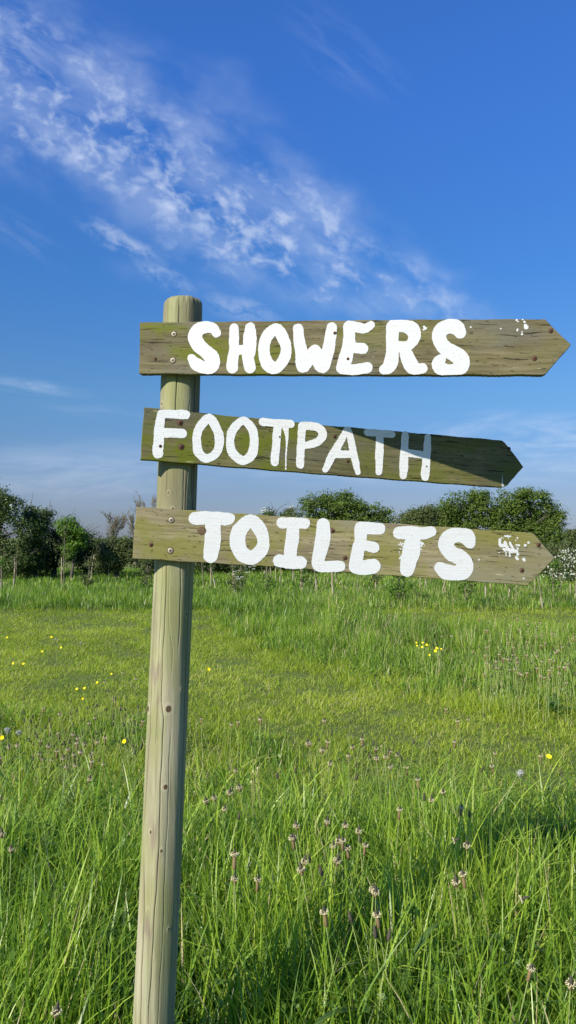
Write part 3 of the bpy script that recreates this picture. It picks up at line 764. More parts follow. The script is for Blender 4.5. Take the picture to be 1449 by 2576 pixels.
# small leaves among the grass (clover, dock, dandelion leaves)
def leaf_quads(P, size, nrm, v, asp=.55):
    """P centres (N,3); rhombic leaves, slightly folded"""
    N = len(P); r = rng.normal(size=(N, 3))
    a = np.cross(nrm, r); a /= np.linalg.norm(a, axis=1)[:, None] + 1e-9
    b_ = np.cross(nrm, a); b_ /= np.linalg.norm(b_, axis=1)[:, None] + 1e-9
    s = size[:, None]
    V = np.stack([P - a * s * .5, P - b_ * s * .5 * asp + a * s * .06, P + a * s * .5, P + b_ * s * .5 * asp + nrm * s * .08 + a * s * .06], 1)
    Fq = np.arange(N * 4).reshape(-1, 4)
    return V.reshape(-1, 3), Fq, np.repeat(v, 4), np.tile([0, .5, 1, .5], N)
x, y = scatter(1.3, 9, 900)
hh = height(x, y); z = hh * rng.uniform(.05, .75, len(x))
nr = rng.normal(size=(len(x), 3)) * .5 + np.array([-.2, -.2, .9]); nr /= np.linalg.norm(nr, axis=1)[:, None]
k = clear_of_post(x, y, z + .1)
lv = leaf_quads(np.stack([x, y, z], -1)[k], rng.uniform(.012, .042, k.sum()) * np.where(hh[k] < .1, .45, 1), nr[k], rng.random(k.sum()))
M_weed = leafy('weed_leaves', [(0, (.06, .12, .02)), (.5, (.14, .25, .03)), (1, (.24, .36, .05))], .4, .45, .4)
tag(obj('ground_cover', fast_mesh('ground_cover', lv[0], lv[1], {'v': lv[2], 't': lv[3]}), M_weed), 'small clover and weed leaves scattered low in the grass', 'ground cover', kind='stuff')

# ------------------------------------------------------------------ trees and hedge
M_bark = plain('bark', (.10, .085, .065), .9, .4, 12)
M_twig = plain('twig_bark', (.21, .185, .125), .9, .3, 12)
def LM(name, a, b_, c, tr=.25): return leafy(name, [(0, a), (.5, b_), (1, c)], tr, .55, .2)
L_dark = LM('hedge_leaves', (0.023, 0.043, 0.014), (0.043, 0.074, 0.018), (0.078, 0.113, 0.027))
L_haw = LM('hawthorn_leaves', (0.038, 0.070, 0.018), (0.076, 0.120, 0.027), (0.129, 0.174, 0.042))
L_bright = LM('bright_leaves', (0.065, 0.128, 0.017), (0.114, 0.214, 0.026), (0.171, 0.285, 0.037), .35)
L_oak = LM('oak_leaves', (0.048, 0.085, 0.015), (0.091, 0.144, 0.021), (0.154, 0.214, 0.030))
L_olive = LM('olive_leaves', (0.047, 0.066, 0.019), (0.086, 0.113, 0.032), (0.146, 0.173, 0.047))
M_bloss = plain('blossom', (.44, .46, .36), .7, .15, 40)
def crown(blobs, n, size, seed, clump=.35, per=26, hollow=.45, gaps=.25):
    r = np.random.default_rng(seed)
    if max(b_[3] for b_ in blobs) > .35:          # break every lobe into smaller uneven ones
        sub = []
        for b_ in blobs:
            sub.append((b_[0], b_[1], b_[2], b_[3] * .88, b_[4] * .88, b_[5] * .88))
            for q in range(7):
                d = r.normal(size=3); d /= np.linalg.norm(d); k = r.uniform(.45, .80); q_ = r.uniform(.2, .42)
                sub.append((b_[0] + d[0] * b_[3] * k, b_[1] + d[1] * b_[4] * k, b_[2] + d[2] * b_[5] * k, b_[3] * q_, b_[4] * q_, b_[5] * q_))
        blobs = sub
    wts = np.array([(b_[3] * b_[5] + b_[3] * b_[4] + b_[4] * b_[5]) for b_ in blobs]); wts /= wts.sum()
    n = int(n * 1.45); nc = max(8, n // per)
    bi = r.choice(len(blobs), nc, p=wts); B = np.array(blobs, float)[bi]
    d = r.normal(size=(nc, 3)); d /= np.linalg.norm(d, axis=1)[:, None]
    rad = hollow + (1.03 - hollow) * r.random(nc) ** .6
    C_ = B[:, :3] + d * B[:, 3:6] * rad[:, None]
    # open gaps
    sn = SineNoise(seed + 5, 2.2 / max(.4, clump * 2.5)); keepc = (sn(C_[:, 0] + C_[:, 1] * .7, C_[:, 2] * 1.3 - C_[:, 1] * .4) > -gaps * 3) | (rad < .6)
    C_, d, B = C_[keepc], d[keepc], B[keepc]; nc = len(C_)
    cs = clump * r.uniform(.35, 1.35, nc); cv = r.normal(0, .16, nc)
    k = np.repeat(np.arange(nc), per)
    off = r.normal(size=(len(k), 3)); off = off / np.linalg.norm(off, axis=1)[:, None] * (r.random(len(k)) ** .5)[:, None] * np.array([1.05, 1.05, .62]); P = C_[k] + off * cs[k][:, None]
    on = off / (np.linalg.norm(off, axis=1)[:, None] + 1e-6); nr = d[k] * .35 + on * .8 + np.array([0, 0, .35]) + r.normal(size=(len(k), 3)) * .4; nr /= np.linalg.norm(nr, axis=1)[:, None]
    v = np.clip(.48 + cv[k] + r.normal(0, .2, len(k)), 0, 1)
    P[:, 2] = np.maximum(P[:, 2], .06)
    global rng
    keep_ = rng; rng = r
    out = leaf_quads(P, size * .82 * r.uniform(.5, 1.3, len(k)), nr, v, .7); rng = keep_
    return out, C_
def limbs(origin, tips, r0, seed, trunk_h, mult=.12):
    """trunk and limbs running up into the crown"""
    rr = random.Random(seed); parts = []
    base = Vector((0, 0, -.05)); top = Vector((rr.uniform(-.15, .15), rr.uniform(-.1, .1), trunk_h))
    mid = base.lerp(top, .5) + Vector((rr.uniform(-.08, .08), rr.uniform(-.08, .08), 0))
    parts.append(tube([base, mid, top], [r0 * 1.25, r0 * .9, r0 * .75], 10))
    for tp in tips:
        tp = Vector(tp); m1 = top.lerp(tp, .4) + Vector((rr.uniform(-.2, .2), rr.uniform(-.2, .2), rr.uniform(0, .35)))
        m2 = top.lerp(tp, .75) + Vector((rr.uniform(-.15, .15), rr.uniform(-.15, .15), rr.uniform(0, .2)))
        parts.append(tube([top - Vector((0, 0, .1)), m1, m2, tp], [r0 * .5, r0 * .33, r0 * .18, r0 * .06], 7))
        for k in range(4):
            q = m1.lerp(tp, rr.random()); e = q + Vector((rr.uniform(-.6, .6), rr.uniform(-.5, .5), rr.uniform(.0, .7)))
            parts.append(tube([q, q.lerp(e, .5) + Vector((0, 0, .08)), e], [r0 * .17, r0 * .11, r0 * .04], 5))
    return fast_mesh('trunk', *join_arrays(parts), smooth=True)
def tree(name, label, cat, u, y, blobs_px, n, leaf, mat, seed, trunk_r=.12, trunk_h=.8, clump=.35, hollow=.45, gaps=.25, blossom=0, group=None, depth=.8, per=26, stick=0):
    """blobs_px: (u, v, ru, rv) ellipses in picture units, turned into ellipsoids of real size round depth y"""
    x0 = at(u, 1353, y).x; root = thing(name, label, cat, (x0, y, 0), group)
    B = []
    for i, (bu, bv, ru, rv) in enumerate(blobs_px):
        p = at(bu, bv, y); rx, rz = ru / F * y, rv / F * y
        yo = ((i * 37) % 5 - 2) * .16 * rx
        B.append((p.x - x0, yo, p.z, rx, max(rx * depth, .5), rz))
    (V, Fq, va, ta), cen = crown(B, n, leaf, seed, clump, per, hollow, gaps)
    obj('crown', fast_mesh('crown', V, Fq, {'v': va, 't': ta}), mat, root)
    tips = [(b_[0] + random.uniform(-.3, .3) * b_[3], b_[1], b_[2] + b_[5] * random.uniform(.0, .6)) for b_ in B]
    obj('trunk', limbs(None, tips, trunk_r, seed, trunk_h), M_bark, root)
    if stick:     # bare twigs and shoots standing out of the crown
        parts = []; rr = random.Random(seed)
        for k in range(stick):
            c = cen[rr.randrange(len(cen))]; e = Vector(c) + Vector((rr.uniform(-.25, .25), rr.uniform(-.2, .2), rr.uniform(.25, .7)))
            parts.append(tube([Vector(c), Vector(c).lerp(e, .5) + Vector((.03, 0, 0)), e], [.012, .009, .004], 4))
        obj('shoots', fast_mesh('shoots', *join_arrays(parts)), M_twig, root)
    if blossom:
        r = np.random.default_rng(seed + 9); ci = cen[r.choice(len(cen), blossom // 14 + 1)]
        fr = ci[:, 1] < .6; ci = ci[fr] if fr.any() else ci
        k = r.integers(0, len(ci), blossom); P = ci[k] + r.normal(size=(blossom, 3)) * clump * np.array([.5, .5, .3]) * .8 + np.array([-.05, -.12, .08])
        nr = r.normal(size=(blossom, 3)) + np.array([-.3, -1, .6]); nr /= np.linalg.norm(nr, axis=1)[:, None]
        V, Fq, va, ta = leaf_quads(P, r.uniform(.035, .075, blossom), nr, r.random(blossom), .95)
        obj('blossom', fast_mesh('blossom', V, Fq), M_bloss, root)
    return root
HG = 'bushes of the hedge along the meadow'
tree('hawthorn_bush', 'tall ragged hawthorn bush with white blossom at the left edge of the meadow', 'bush', -20, 25.5, [(-20, 1330, 75, 110), (20, 1275, 40, 50), (-70, 1300, 70, 80), (55, 1350, 45, 90), (5, 1240, 18, 26), (10, 1415, 70, 45), (60, 1415, 40, 42)], 19000, .085, L_haw, 101, .14, .7, .34, .2, .12, 150, HG, stick=60)
tree('hawthorn_bush', 'upright hawthorn bush with sparse blossom beside the tallest left bush', 'bush', 95, 26.5, [(90, 1345, 45, 75), (110, 1310, 26, 38), (75, 1300, 22, 32), (120, 1290, 9, 15), (70, 1410, 45, 45)], 11000, .08, L_haw, 102, .1, .6, .3, .2, .1, 70, HG, stick=40)
tree('hedge_bush', 'dark dense hedge bush between the hawthorns and the bright leafy tree', 'bush', 130, 27.8, [(135, 1370, 60, 75), (90, 1405, 75, 60), (165, 1360, 45, 55)], 12000, .08, L_dark, 103, .1, .5, .3, .3, .1, 0, HG)
tree('young_tree', 'bright green leafy young tree standing against the dark hedge on the left', 'tree', 178, 25.2, [(180, 1335, 30, 34), (165, 1325, 20, 25), (200, 1355, 18, 30), (172, 1385, 14, 22)], 5200, .085, L_bright, 104, .05, 1.3, .24, .3, .2, 0, None)
tree('hedge_bush', 'dark rounded hedge bush sloping down right of the bright leafy tree', 'bush', 225, 28.2, [(225, 1390, 50, 58), (195, 1375, 45, 55), (255, 1400, 42, 48)], 12000, .08, L_dark, 105, .1, .5, .3, .3, .08, 0, HG)
tree('hedge_bush', 'olive green rounded bush left of the post below the bare trees', 'bush', 295, 26.5, [(290, 1395, 40, 48), (330, 1385, 38, 52), (265, 1410, 30, 40)], 10000, .08, L_olive, 106, .1, .5, .3, .3, .1, 0, HG, stick=25)
tree('hedge_bush', 'mid green hedge bush directly behind the post', 'bush', 400, 27, [(380, 1400, 50, 55), (430, 1390, 50, 58)], 9000, .08, L_olive, 107, .1, .5, .3, .3, .1, 0, HG)
xs_ = [(520, L_dark), (600, L_haw), (690, L_dark), (790, L_dark), (880, L_haw), (975, L_dark), (1065, L_dark), (1160, L_haw), (1250, L_dark), (1340, L_dark)]
words = ['first', 'second', 'third', 'fourth', 'fifth', 'sixth', 'seventh', 'eighth', 'ninth', 'tenth']
for i, (u, mt) in enumerate(xs_):
    tree('hedge_bush', 'dark low hedge bush under the bottom arrow board, %s to the right of the post' % words[i], 'bush', u, 29.5 + (i % 3) * .5,
         [(u - 25, 1405, 42, 50), (u + 22, 1400 + (i % 2) * 10, 45, 48), (u, 1385 + (i * 7 % 12), 32, 38)], 8500, .085, mt, 110 + i, .1, .5, .32, .25, .08, 0, HG)
for u, s in ((-190, 1), (-300, 2), (1560, 3), (1680, 4)):
    tree('hedge_bush', 'dark hedge bush beyond the edge of the view', 'bush', u, 27.5, [(u - 25, 1370, 70, 85), (u + 32, 1340, 60, 95)], 6000, .1, L_dark, 130 + s, .1, .5, .35, .3, .1, 0, HG)
tree('hawthorn_bush', 'hawthorn with cream blossom showing above the bottom board right of the letter L', 'bush', 712, 30.5, [(712, 1320, 50, 40), (680, 1300, 22, 24), (735, 1298, 26, 27), (700, 1350, 55, 40)], 9000, .08, L_haw, 140, .1, .9, .26, .35, .2, 350, HG, stick=24)
tree('hawthorn_bush', 'hawthorn covered in white blossom at the right edge beside the arrow tip', 'bush', 1435, 24, [(1432, 1425, 42, 40), (1465, 1410, 40, 50), (1410, 1445, 28, 28)], 8000, .075, L_haw, 141, .08, .5, .25, .35, .1, 1500, HG)
tree('hedge_bush', 'yellow green shrub behind the blossoming hawthorn on the right', 'bush', 1410, 27.5, [(1395, 1400, 40, 45), (1440, 1390, 50, 45), (1370, 1425, 30, 36)], 9000, .08, L_olive, 142, .08, .5, .3, .35, .12, 0, HG)
TG = 'big trees behind the hedge'
tree('oak_tree', 'broad oak crown with a ragged right side behind the word TOILETS', 'tree', 840, 52, [(800, 1275, 52, 40), (860, 1268, 62, 38), (830, 1310, 80, 50), (925, 1285, 45, 32), (965, 1300, 34, 25), (880, 1330, 90, 40)], 20000, .16, L_oak, 150, .22, 2.0, .60, .3, .22, 0, TG)
tree('oak_tree', 'small olive green tree left of the biggest oaks on the right', 'tree', 1050, 47, [(1045, 1305, 42, 34), (1080, 1290, 34, 28), (1020, 1320, 34, 30), (1060, 1340, 50, 40)], 11000, .14, L_olive, 151, .15, 1.6, .5, .3, .2, 0, TG)
tree('oak_tree', 'dense round oak in the middle of the right hand trees', 'tree', 1175, 50, [(1140, 1268, 48, 38), (1200, 1262, 50, 36), (1165, 1310, 75, 50), (1225, 1300, 45, 50), (1120, 1300, 38, 36)], 20000, .15, L_oak, 152, .22, 2.0, .55, .3, .18, 0, TG)
tree('oak_tree', 'tallest spreading oak at the right with open branches on its right side', 'tree', 1320, 49, [(1285, 1262, 48, 40), (1335, 1258, 50, 36), (1375, 1285, 45, 32), (1400, 1305, 32, 28), (1310, 1310, 75, 50), (1385, 1345, 38, 36), (1330, 1350, 70, 40)], 22000, .15, L_oak, 153, .26, 2.2, .55, .3, .42, 0, TG)
tree('far_tree', 'distant pale tree low on the horizon at the right edge', 'tree', 1445, 120, [(1440, 1348, 22, 18), (1470, 1340, 28, 24)], 4000, .4, L_olive, 154, .2, 2, 1.0, .3, .1, 0, TG)

def bare_tree(name, label, u, y, vtop, spread, seed):
    rr = random.Random(seed); base = at(u, 1353, y); root = thing(name, label, 'tree', (base.x, y, 0), 'leafless trees behind the hedge')
    H = 1.5 + (1353 - vtop) / F * y; tr, tw = [], []
    def grow(p, d, l, r, lev):
        n = 4; pts = [p]; rad = [r]
        for k in range(n):
            d = (d + Vector((rr.uniform(-.12, .12), rr.uniform(-.12, .12), .05))).normalized(); pts.append(pts[-1] + d * l / n); rad.append(r * (1 - .45 * (k + 1) / n))
        (tr if lev < 2 else tw).append(tube(pts, rad, 6 if lev < 2 else 4))
        if lev >= 5: return
        for k in range(4 if lev else 5):
            q = pts[rr.randint(1 if lev else 2, n)]; a = rr.uniform(0, 6.28); s = rr.uniform(.35, .75)
            nd = (d + Vector((math.cos(a), math.sin(a), .1)) * s * spread).normalized()
            grow(q, nd, l * rr.uniform(.5, .72), max(r * .5, .007), lev + 1)
    grow(Vector((0, 0, 0)), Vector((rr.uniform(-.08, .08), 0, 1)), H * .46, H * .022, 0)
    obj('trunk', fast_mesh('trunk', *join_arrays(tr), smooth=True), M_twig, root)
    obj('branches', fast_mesh('branches', *join_arrays(tw), smooth=True), M_twig, root)
bare_tree('bare_tree', 'taller leafless grey tree rising behind the left end of the bottom board', 340, 42, 1240, .75, 5)
bare_tree('bare_tree', 'smaller leafless grey tree left of the taller bare one', 290, 43, 1288, .95, 9)

# ------------------------------------------------------------------ saplings and stakes
M_stake = plain('stake_wood', (.33, .27, .17), .85, .3, 30)
M_guard = plain('tree_guard', (.34, .29, .22), .6, .15, 30)
KL = crop(0, 1850, 2.337); KM = crop(700, 2180, 1.811); KR = crop(1468, 2180, 1.811)
sap_n = 0
def sapling(cr, x, y, label, h=1.15, bushy=0, lean=0., guard=0, seed=0):
    u, v, _ = cr(x, y); p = at_z(u, v, .1)
    rr = random.Random(seed * 13 + 5)
    root = thing('sapling', label, 'sapling', (p.x, p.y, 0), 'young saplings planted in rows before the hedge')
    pts = [Vector((0, 0, 0)), Vector((lean * .4 + rr.uniform(-.02, .02), 0, h * .4)), Vector((lean * .8 + rr.uniform(-.03, .03), 0, h * .8)), Vector((lean, 0, h))]
    parts = [tube(pts, [.014, .011, .008, .004], 6)]
    for k in range(7 + bushy * 6):
        f = rr.uniform(.15 if bushy else .45, .95); q = pts[0].lerp(pts[3], f); a = rr.uniform(0, 6.28)
        e = q + Vector((math.cos(a) * .16, math.sin(a) * .16, rr.uniform(.1, .28)))
        parts.append(tube([q, e], [.005, .002], 4))
    obj('stem', fast_mesh('stem', *join_arrays(parts), smooth=True), M_twig, root)
    B = [(lean * .8, 0, h * .86, .10 + .05 * bushy, .1 + .05 * bushy, h * .16)]
    if bushy: B.append((lean * .4, 0, h * .42, .14 + .05 * bushy, .15, h * .34))
    (V, Fq, va, ta), _c = crown(B, 160 + 340 * bushy, .05, seed + 300, .09, 9, .2, .1)
    obj('foliage', fast_mesh('foliage', V, Fq, {'v': va, 't': ta}), L_bright if seed % 3 == 0 else L_olive, root)
    if guard:
        v_, f_ = tube([(0, 0, 0), (lean * .3, 0, guard)], [.022, .02], 10); obj('tree_guard', fast_mesh('tree_guard', v_, f_, smooth=True), M_guard, root)
    return root
SAP = [
 (KL, 15, 1100, 'spindly sapling at the left edge of the meadow', 1.0, 0, -.05, .3), (KL, 120, 1100, 'sapling with a pale guard, second from the left edge', 1.15, 0, .1, .4),
 (KL, 150, 1010, 'slim sapling with a leafy top close behind the guarded one at the left', 1.35, 0, .05, 0), (KL, 215, 985, 'bare thin sapling in front of the dark left hedge', .8, 0, 0, 0),
 (KL, 590, 1030, 'tall straight sapling in front of the bright leafy tree', 1.9, 1, .0, 0), (KL, 790, 1130, 'leafy low sapling leaning left of the post', 1.0, 1, .12, 0),
 (KL, 1000, 990, 'small sapling in front of the olive bush left of the post', .9, 0, 0, 0), (KL, 1350, 1100, 'bushy sapling just left of the post', 1.1, 2, .0, 0),
 (KM, 190, 255, 'thin twin sapling nearest the right side of the post', 1.2, 0, -.1, 0), (KM, 270, 225, 'leaning pale sapling right of the post', .9, 0, -.2, .3),
 (KM, 405, 275, 'sapling with a short white guard below the letter O', .9, 1, 0, .22), (KM, 450, 250, 'sapling standing in the cow parsley', 1.0, 1, 0, 0),
 (KM, 650, 312, 'bushy sapling with brown stem below the letter I', 1.15, 2, -.1, .25), (KM, 730, 210, 'slender sapling behind the bushy one below the I', 1.0, 0, 0, .3),
 (KM, 823, 195, 'distant sapling with pale stem left of the letter L', 1.0, 0, 0, .4), (KM, 893, 260, 'sapling with dark stem below the letter L', 1.0, 1, .0, 0),
 (KM, 990, 262, 'sapling with a white guard below the foot of the L', 1.2, 0, -.06, .4), (KM, 1108, 305, 'brown guarded sapling below the gap between L and E', 1.2, 0, -.03, .35),
 (KM, 1130, 200, 'faint sapling close to the hedge below the letter E', .9, 0, 0, .2), (KM, 1280, 295, 'dark thin sapling below the letter E', 1.1, 0, 0, .0), (KM, 1412, 255, 'sapling with leafy foot between E and the second T', 1.0, 1, 0, .3),
 (KR, 182, 335, 'dense bushy sapling below the second letter T', .9, 3, .0, 0), (KR, 215, 325, 'pale stemmed sapling touching the dense bushy one', .9, 0, 0, .3), (KR, 380, 245, 'sapling near the hedge below the letter S', .9, 0, 0, .3),
 (KR, 660, 352, 'wide bushy sapling below the right side of the letter S', 1.1, 3, 0, 0), (KR, 703, 285, 'sapling behind the wide bushy one', 1.0, 1, 0, 0),
 (KR, 805, 310, 'sapling with pink brown guard left of the arrow tip', 1.1, 0, 0, .35), (KR, 965, 315, 'sapling leaning right below the arrow tip', 1.0, 1, .12, .3), (KR, 1020, 318, 'thin sapling in tufty grass below the arrow tip', .8, 0, 0, 0),
 (KR, 1212, 360, 'leaning sapling with white foot right of the arrow tip', 1.3, 0, -.14, .25), (KR, 1290, 325, 'leafy sapling below the blossoming hawthorn', 1.0, 2, 0, 0), (KR, 1335, 268, 'small sapling at the foot of the blossoming hawthorn', .8, 0, 0, .2),
 (KR, 1440, 318, 'guarded sapling at the right edge of the meadow', .9, 0, .05, .2)]
for i, (cr, x, y, lab, h, bu, le, gu) in enumerate(SAP): sapling(cr, x, y, lab, h, bu, le, gu, i)
def stake(cr, x, y, label, h=.8, lean=0.):
    u, v, _ = cr(x, y); p = at_z(u, v, .1)
    bm = bmesh.new(); bmesh.ops.create_cone(bm, cap_ends=True, segments=4, radius1=.017, radius2=.017, depth=h, matrix=Matrix.Translation((0, 0, h / 2)))
    bmesh.ops.bevel(bm, geom=[e for e in bm.edges], offset=.003, segments=1, affect='EDGES')
    me = bpy.data.meshes.new('stake'); bm.to_mesh(me); bm.free()
    o = obj('wooden_stake', me, M_stake); o.location = (p.x, p.y, -.02); o.rotation_euler = (0, lean, .5)
    tag(o, label, 'stake', 'thin wooden stakes among the saplings')
for a in [(KL, 565, 1070, 'pale wooden stake beside the tall straight sapling', .95, 0), (KL, 825, 1010, 'wooden stake leaning right in front of the dark hedge', .95, .15), (KL, 20, 1080, 'pale stake at the left edge by the spindly sapling', 1.0, -.04),
          (KL, 128, 1060, 'upright stake beside the guarded sapling at the left', .95, .02), (KM, 237, 222, 'tan stake just right of the post', .9, -.02), (KM, 397, 235, 'white stake left of the cow parsley', .75, -.03), (KM, 618, 240, 'short stake left of the bushy sapling below the I', .6, 0),
          (KM, 660, 205, 'thin stake behind the bushy sapling below the I', .6, 0), (KM, 697, 190, 'pale stake near the hedge below the I', .6, .02), (KM, 880, 255, 'stake left of the dark stemmed sapling below the L', .75, 0), (KM, 1103, 290, 'stake rising above the brown guard between L and E', 1.1, -.03),
          (KR, 337, 245, 'thin stake by the hedge left of the letter S', .7, 0), (KR, 482, 280, 'stake leaning steeply below the letter S', .8, .35), (KR, 515, 292, 'stubby white stake below the letter S', .3, 0), (KR, 840, 262, 'stake behind the pink brown guard', .6, 0),
          (KR, 945, 262, 'thin stake near the hedge below the arrow tip', .6, 0), (KR, 1155, 297, 'stake left of the leaning white footed sapling', .6, 0), (KR, 1408, 295, 'short pale stake under the blossoming hawthorn', .4, 0)]:
    stake(*a)
# cow parsley
def cow_parsley(cr, x, y, label, h, seed, n=9):
    u, v, _ = cr(x, y); p = at_z(u, v, .1); rr = random.Random(seed); root = thing('cow_parsley', label, 'wild flower', (p.x, p.y, 0), 'cow parsley by the hedge')
    parts = []; P = []
    for k in range(n):
        a = rr.uniform(0, 6.28); r = rr.uniform(.05, .35); e = Vector((math.cos(a) * r, math.sin(a) * r, h * rr.uniform(.6, 1)))
        parts.append(tube([Vector((0, 0, 0)), Vector((e.x * .4, e.y * .4, e.z * .6)), e], [.006, .005, .003], 5))
        for q in range(34):
            b_ = rr.uniform(0, 6.28); s = rr.uniform(0, .05); P.append((e.x + math.cos(b_) * s, e.y + math.sin(b_) * s, e.z + rr.uniform(-.005, .015)))
    obj('stem', fast_mesh('stem', *join_arrays(parts)), plain('green_stem', (.12, .18, .05), .7), root)
    P = np.array(P); nr = np.random.default_rng(seed).normal(size=P.shape) * .4 + np.array([0, -.5, 1]); nr /= np.linalg.norm(nr, axis=1)[:, None]
    V, Fq, va, ta = leaf_quads(P, np.full(len(P), .022), nr, np.ones(len(P)), 1)
    obj('flower_umbels', fast_mesh('flower_umbels', V, Fq), M_bloss, root)
cow_parsley(KM, 470, 250, 'cow parsley with many white umbels below the letter O of TOILETS', .95, 3, 14)
cow_parsley(KM, 420, 262, 'smaller cow parsley at the left of the white flowered clump', .6, 4, 7)
cow_parsley(KR, 420, 250, 'cow parsley tucked against the hedge below the letter S', .8, 5, 6)

# ------------------------------------------------------------------ meadow flowers
M_stem = plain('plantain_stem', (.27, .33, .10), .7, .2, 60)
M_head_dark = plain('plantain_bud', (.075, .065, .045), .9, .5, 900)
M_head_brown = plain('plantain_seed', (.22, .15, .07), .9, .5, 900)
M_stamen = plain('stamens', (.60, .54, .31), .7, .15, 900)
M_petal = plain('yellow_petals', (.90, .74, .01), .45, .12, 200)
M_fluff = plain('dandelion_fluff', (.45, .45, .41), .9, .1, 500)
def plant_proto(kind, seed, H=.42):
    """ribwort plantain: ribbed curved stem, dark cone, brown spent part, ring of cream stamens"""
    rr = random.Random(seed); root = bpy.data.objects.new('ribwort_plantain', None); COL.objects.link(root)
    bx, by = rr.uniform(-.06, .06), rr.uniform(-.05, .05)
    droop = kind == 'droop'
    pts = [Vector((0, 0, 0)), Vector((bx * .2, by * .2, H * .35)), Vector((bx * .55, by * .55, H * .7))]
    if droop: bx = .075; pts[2] = Vector((.02, 0, H * .8)); end = Vector((bx, 0, H)); d = Vector((.8, 0, .35)).normalized()
    else: end = Vector((bx, by, H)); d = (end - pts[2]).normalized()
    pts.append(end)
    obj('stem', fast_mesh('stem', *tube(pts, [.0022, .0020, .0017, .0014], 6), smooth=True), M_stem, root)
    rot = d.to_track_quat('Z', 'Y').to_matrix().to_4x4(); T_ = Matrix.Translation(end) @ rot @ Matrix.Scale(1.15, 4)
    def lump(prof, mat, name, jit=.0008):
        v, f = lathe(prof, 12); v = v * (1 + 0 * v); ph = np.arctan2(v[:, 1], v[:, 0])
        k = 1 + .13 * np.sin(ph * 5 + v[:, 2] * 1800); v[:, 0] *= k; v[:, 1] *= k
        o = obj(name, fast_mesh(name, v, f, smooth=True), mat, root); o.matrix_local = T_; return o
    if kind == 'bud' or droop:
        lump([(.0005, -.001), (.0035, .002), (.0045, .009), (.0038, .018), (.002, .025), (.0002, .029)], M_head_dark, 'flower_head')
        zr = (.001, .005) if droop else None
    elif kind == 'brown':
        lump([(.0005, -.001), (.0042, .002), (.0048, .015), (.0046, .030), (.003, .036), (.0002, .037)], M_head_brown, 'seed_head')
        lump([(.0035, .034), (.0036, .040), (.0022, .047), (.0002, .050)], M_head_dark, 'flower_head'); zr = (.032, .040)
    else:
        lump([(.0005, -.001), (.0040, .002), (.0048, .008), (.0046, .014), (.0003, .016)], M_head_brown, 'seed_head')
        lump([(.0044, .011), (.0048, .016), (.0038, .025), (.002, .031), (.0002, .035)], M_head_dark, 'flower_head'); zr = (.009, .020)
    if zr:
        r = np.random.default_rng(seed); n = 75; a = r.uniform(0, 6.28, n); rad = r.uniform(.0065, .0115, n); z = r.uniform(zr[0], zr[1], n)
        C_ = np.stack([np.cos(a) * rad, np.sin(a) * rad, z], -1); oc = np.array([[1, 0, 0], [-1, 0, 0], [0, 1, 0], [0, -1, 0], [0, 0, 1], [0, 0, -1]]) * .0016
        V = (C_[:, None] + oc[None]).reshape(-1, 3); of = np.array([(0, 2, 4), (2, 1, 4), (1, 3, 4), (3, 0, 4), (2, 0, 5), (1, 2, 5), (3, 1, 5), (0, 3, 5)])
        Fq = (np.arange(n)[:, None, None] * 6 + of[None]).reshape(-1, 3)
        o = obj('stamens', fast_mesh('stamens', V, Fq), M_stamen, root); o.matrix_local = T_
    return root, end
PR_ = {}
for kind, nv in (('flower', 4), ('bud', 3), ('brown', 3), ('droop', 1)):
    for q in range(nv):
        r_, e_ = plant_proto(kind, hash_ if False else (len(kind) * 31 + q)); PR_[(kind, q)] = [r_, e_, False]
pi = 0
def plantain(u, v, kind, label, z=None, group='ribwort plantain heads in the foreground grass', scale=1.0):
    global pi
    rr = random.Random(pi * 7 + 3); pi += 1
    nv = {'flower': 4, 'bud': 3, 'brown': 3, 'droop': 1}[kind]
    rec = PR_[(kind, pi % nv)]
    if z is None: z = .40 + rr.uniform(-.03, .05)
    z = min(z, .5)
    p = at_z(u, v, z)
    if abs(u - 415) < 75 and p.y < 1.95: p = at(u, v, 1.98)
    root = copy_tree(rec[0])
    s = p.z / rec[1].z; big = rr.uniform(.85, 1.15); a = rr.choice([0, 0.4, -.5, 3.0, 2.4]) if kind != 'droop' else 0
    lift = Matrix.Translation((0, 0, rec[1].z * (s - 1)))
    for c_, o_ in zip(root.children, rec[0].children):
        if o_.name.split('.')[0] == 'stem': c_.scale = (1, 1, s)
        else: c_.matrix_basis = lift @ o_.matrix_basis @ Matrix.Scale(big, 4)
    root.rotation_euler = (0, 0, a)
    root.rotation_euler = (rr.uniform(-.16, .16), rr.uniform(-.16, .16), a); e = root.rotation_euler.to_matrix() @ Vector((rec[1].x, rec[1].y, p.z))
    root.location = (p.x - e.x, p.y - e.y, 0)
    tag(root, label, 'wild flower', group)
Q5 = crop(700, 2900, 1.811); Q6 = crop(1468, 3000, 1.811); Q4 = crop(0, 2400, 2.07); Q7 = crop(0, 3200, 1.61); QR = crop(1468, 2180, 1.811)
near_group = 'in the small cluster of plantains close right of the post'
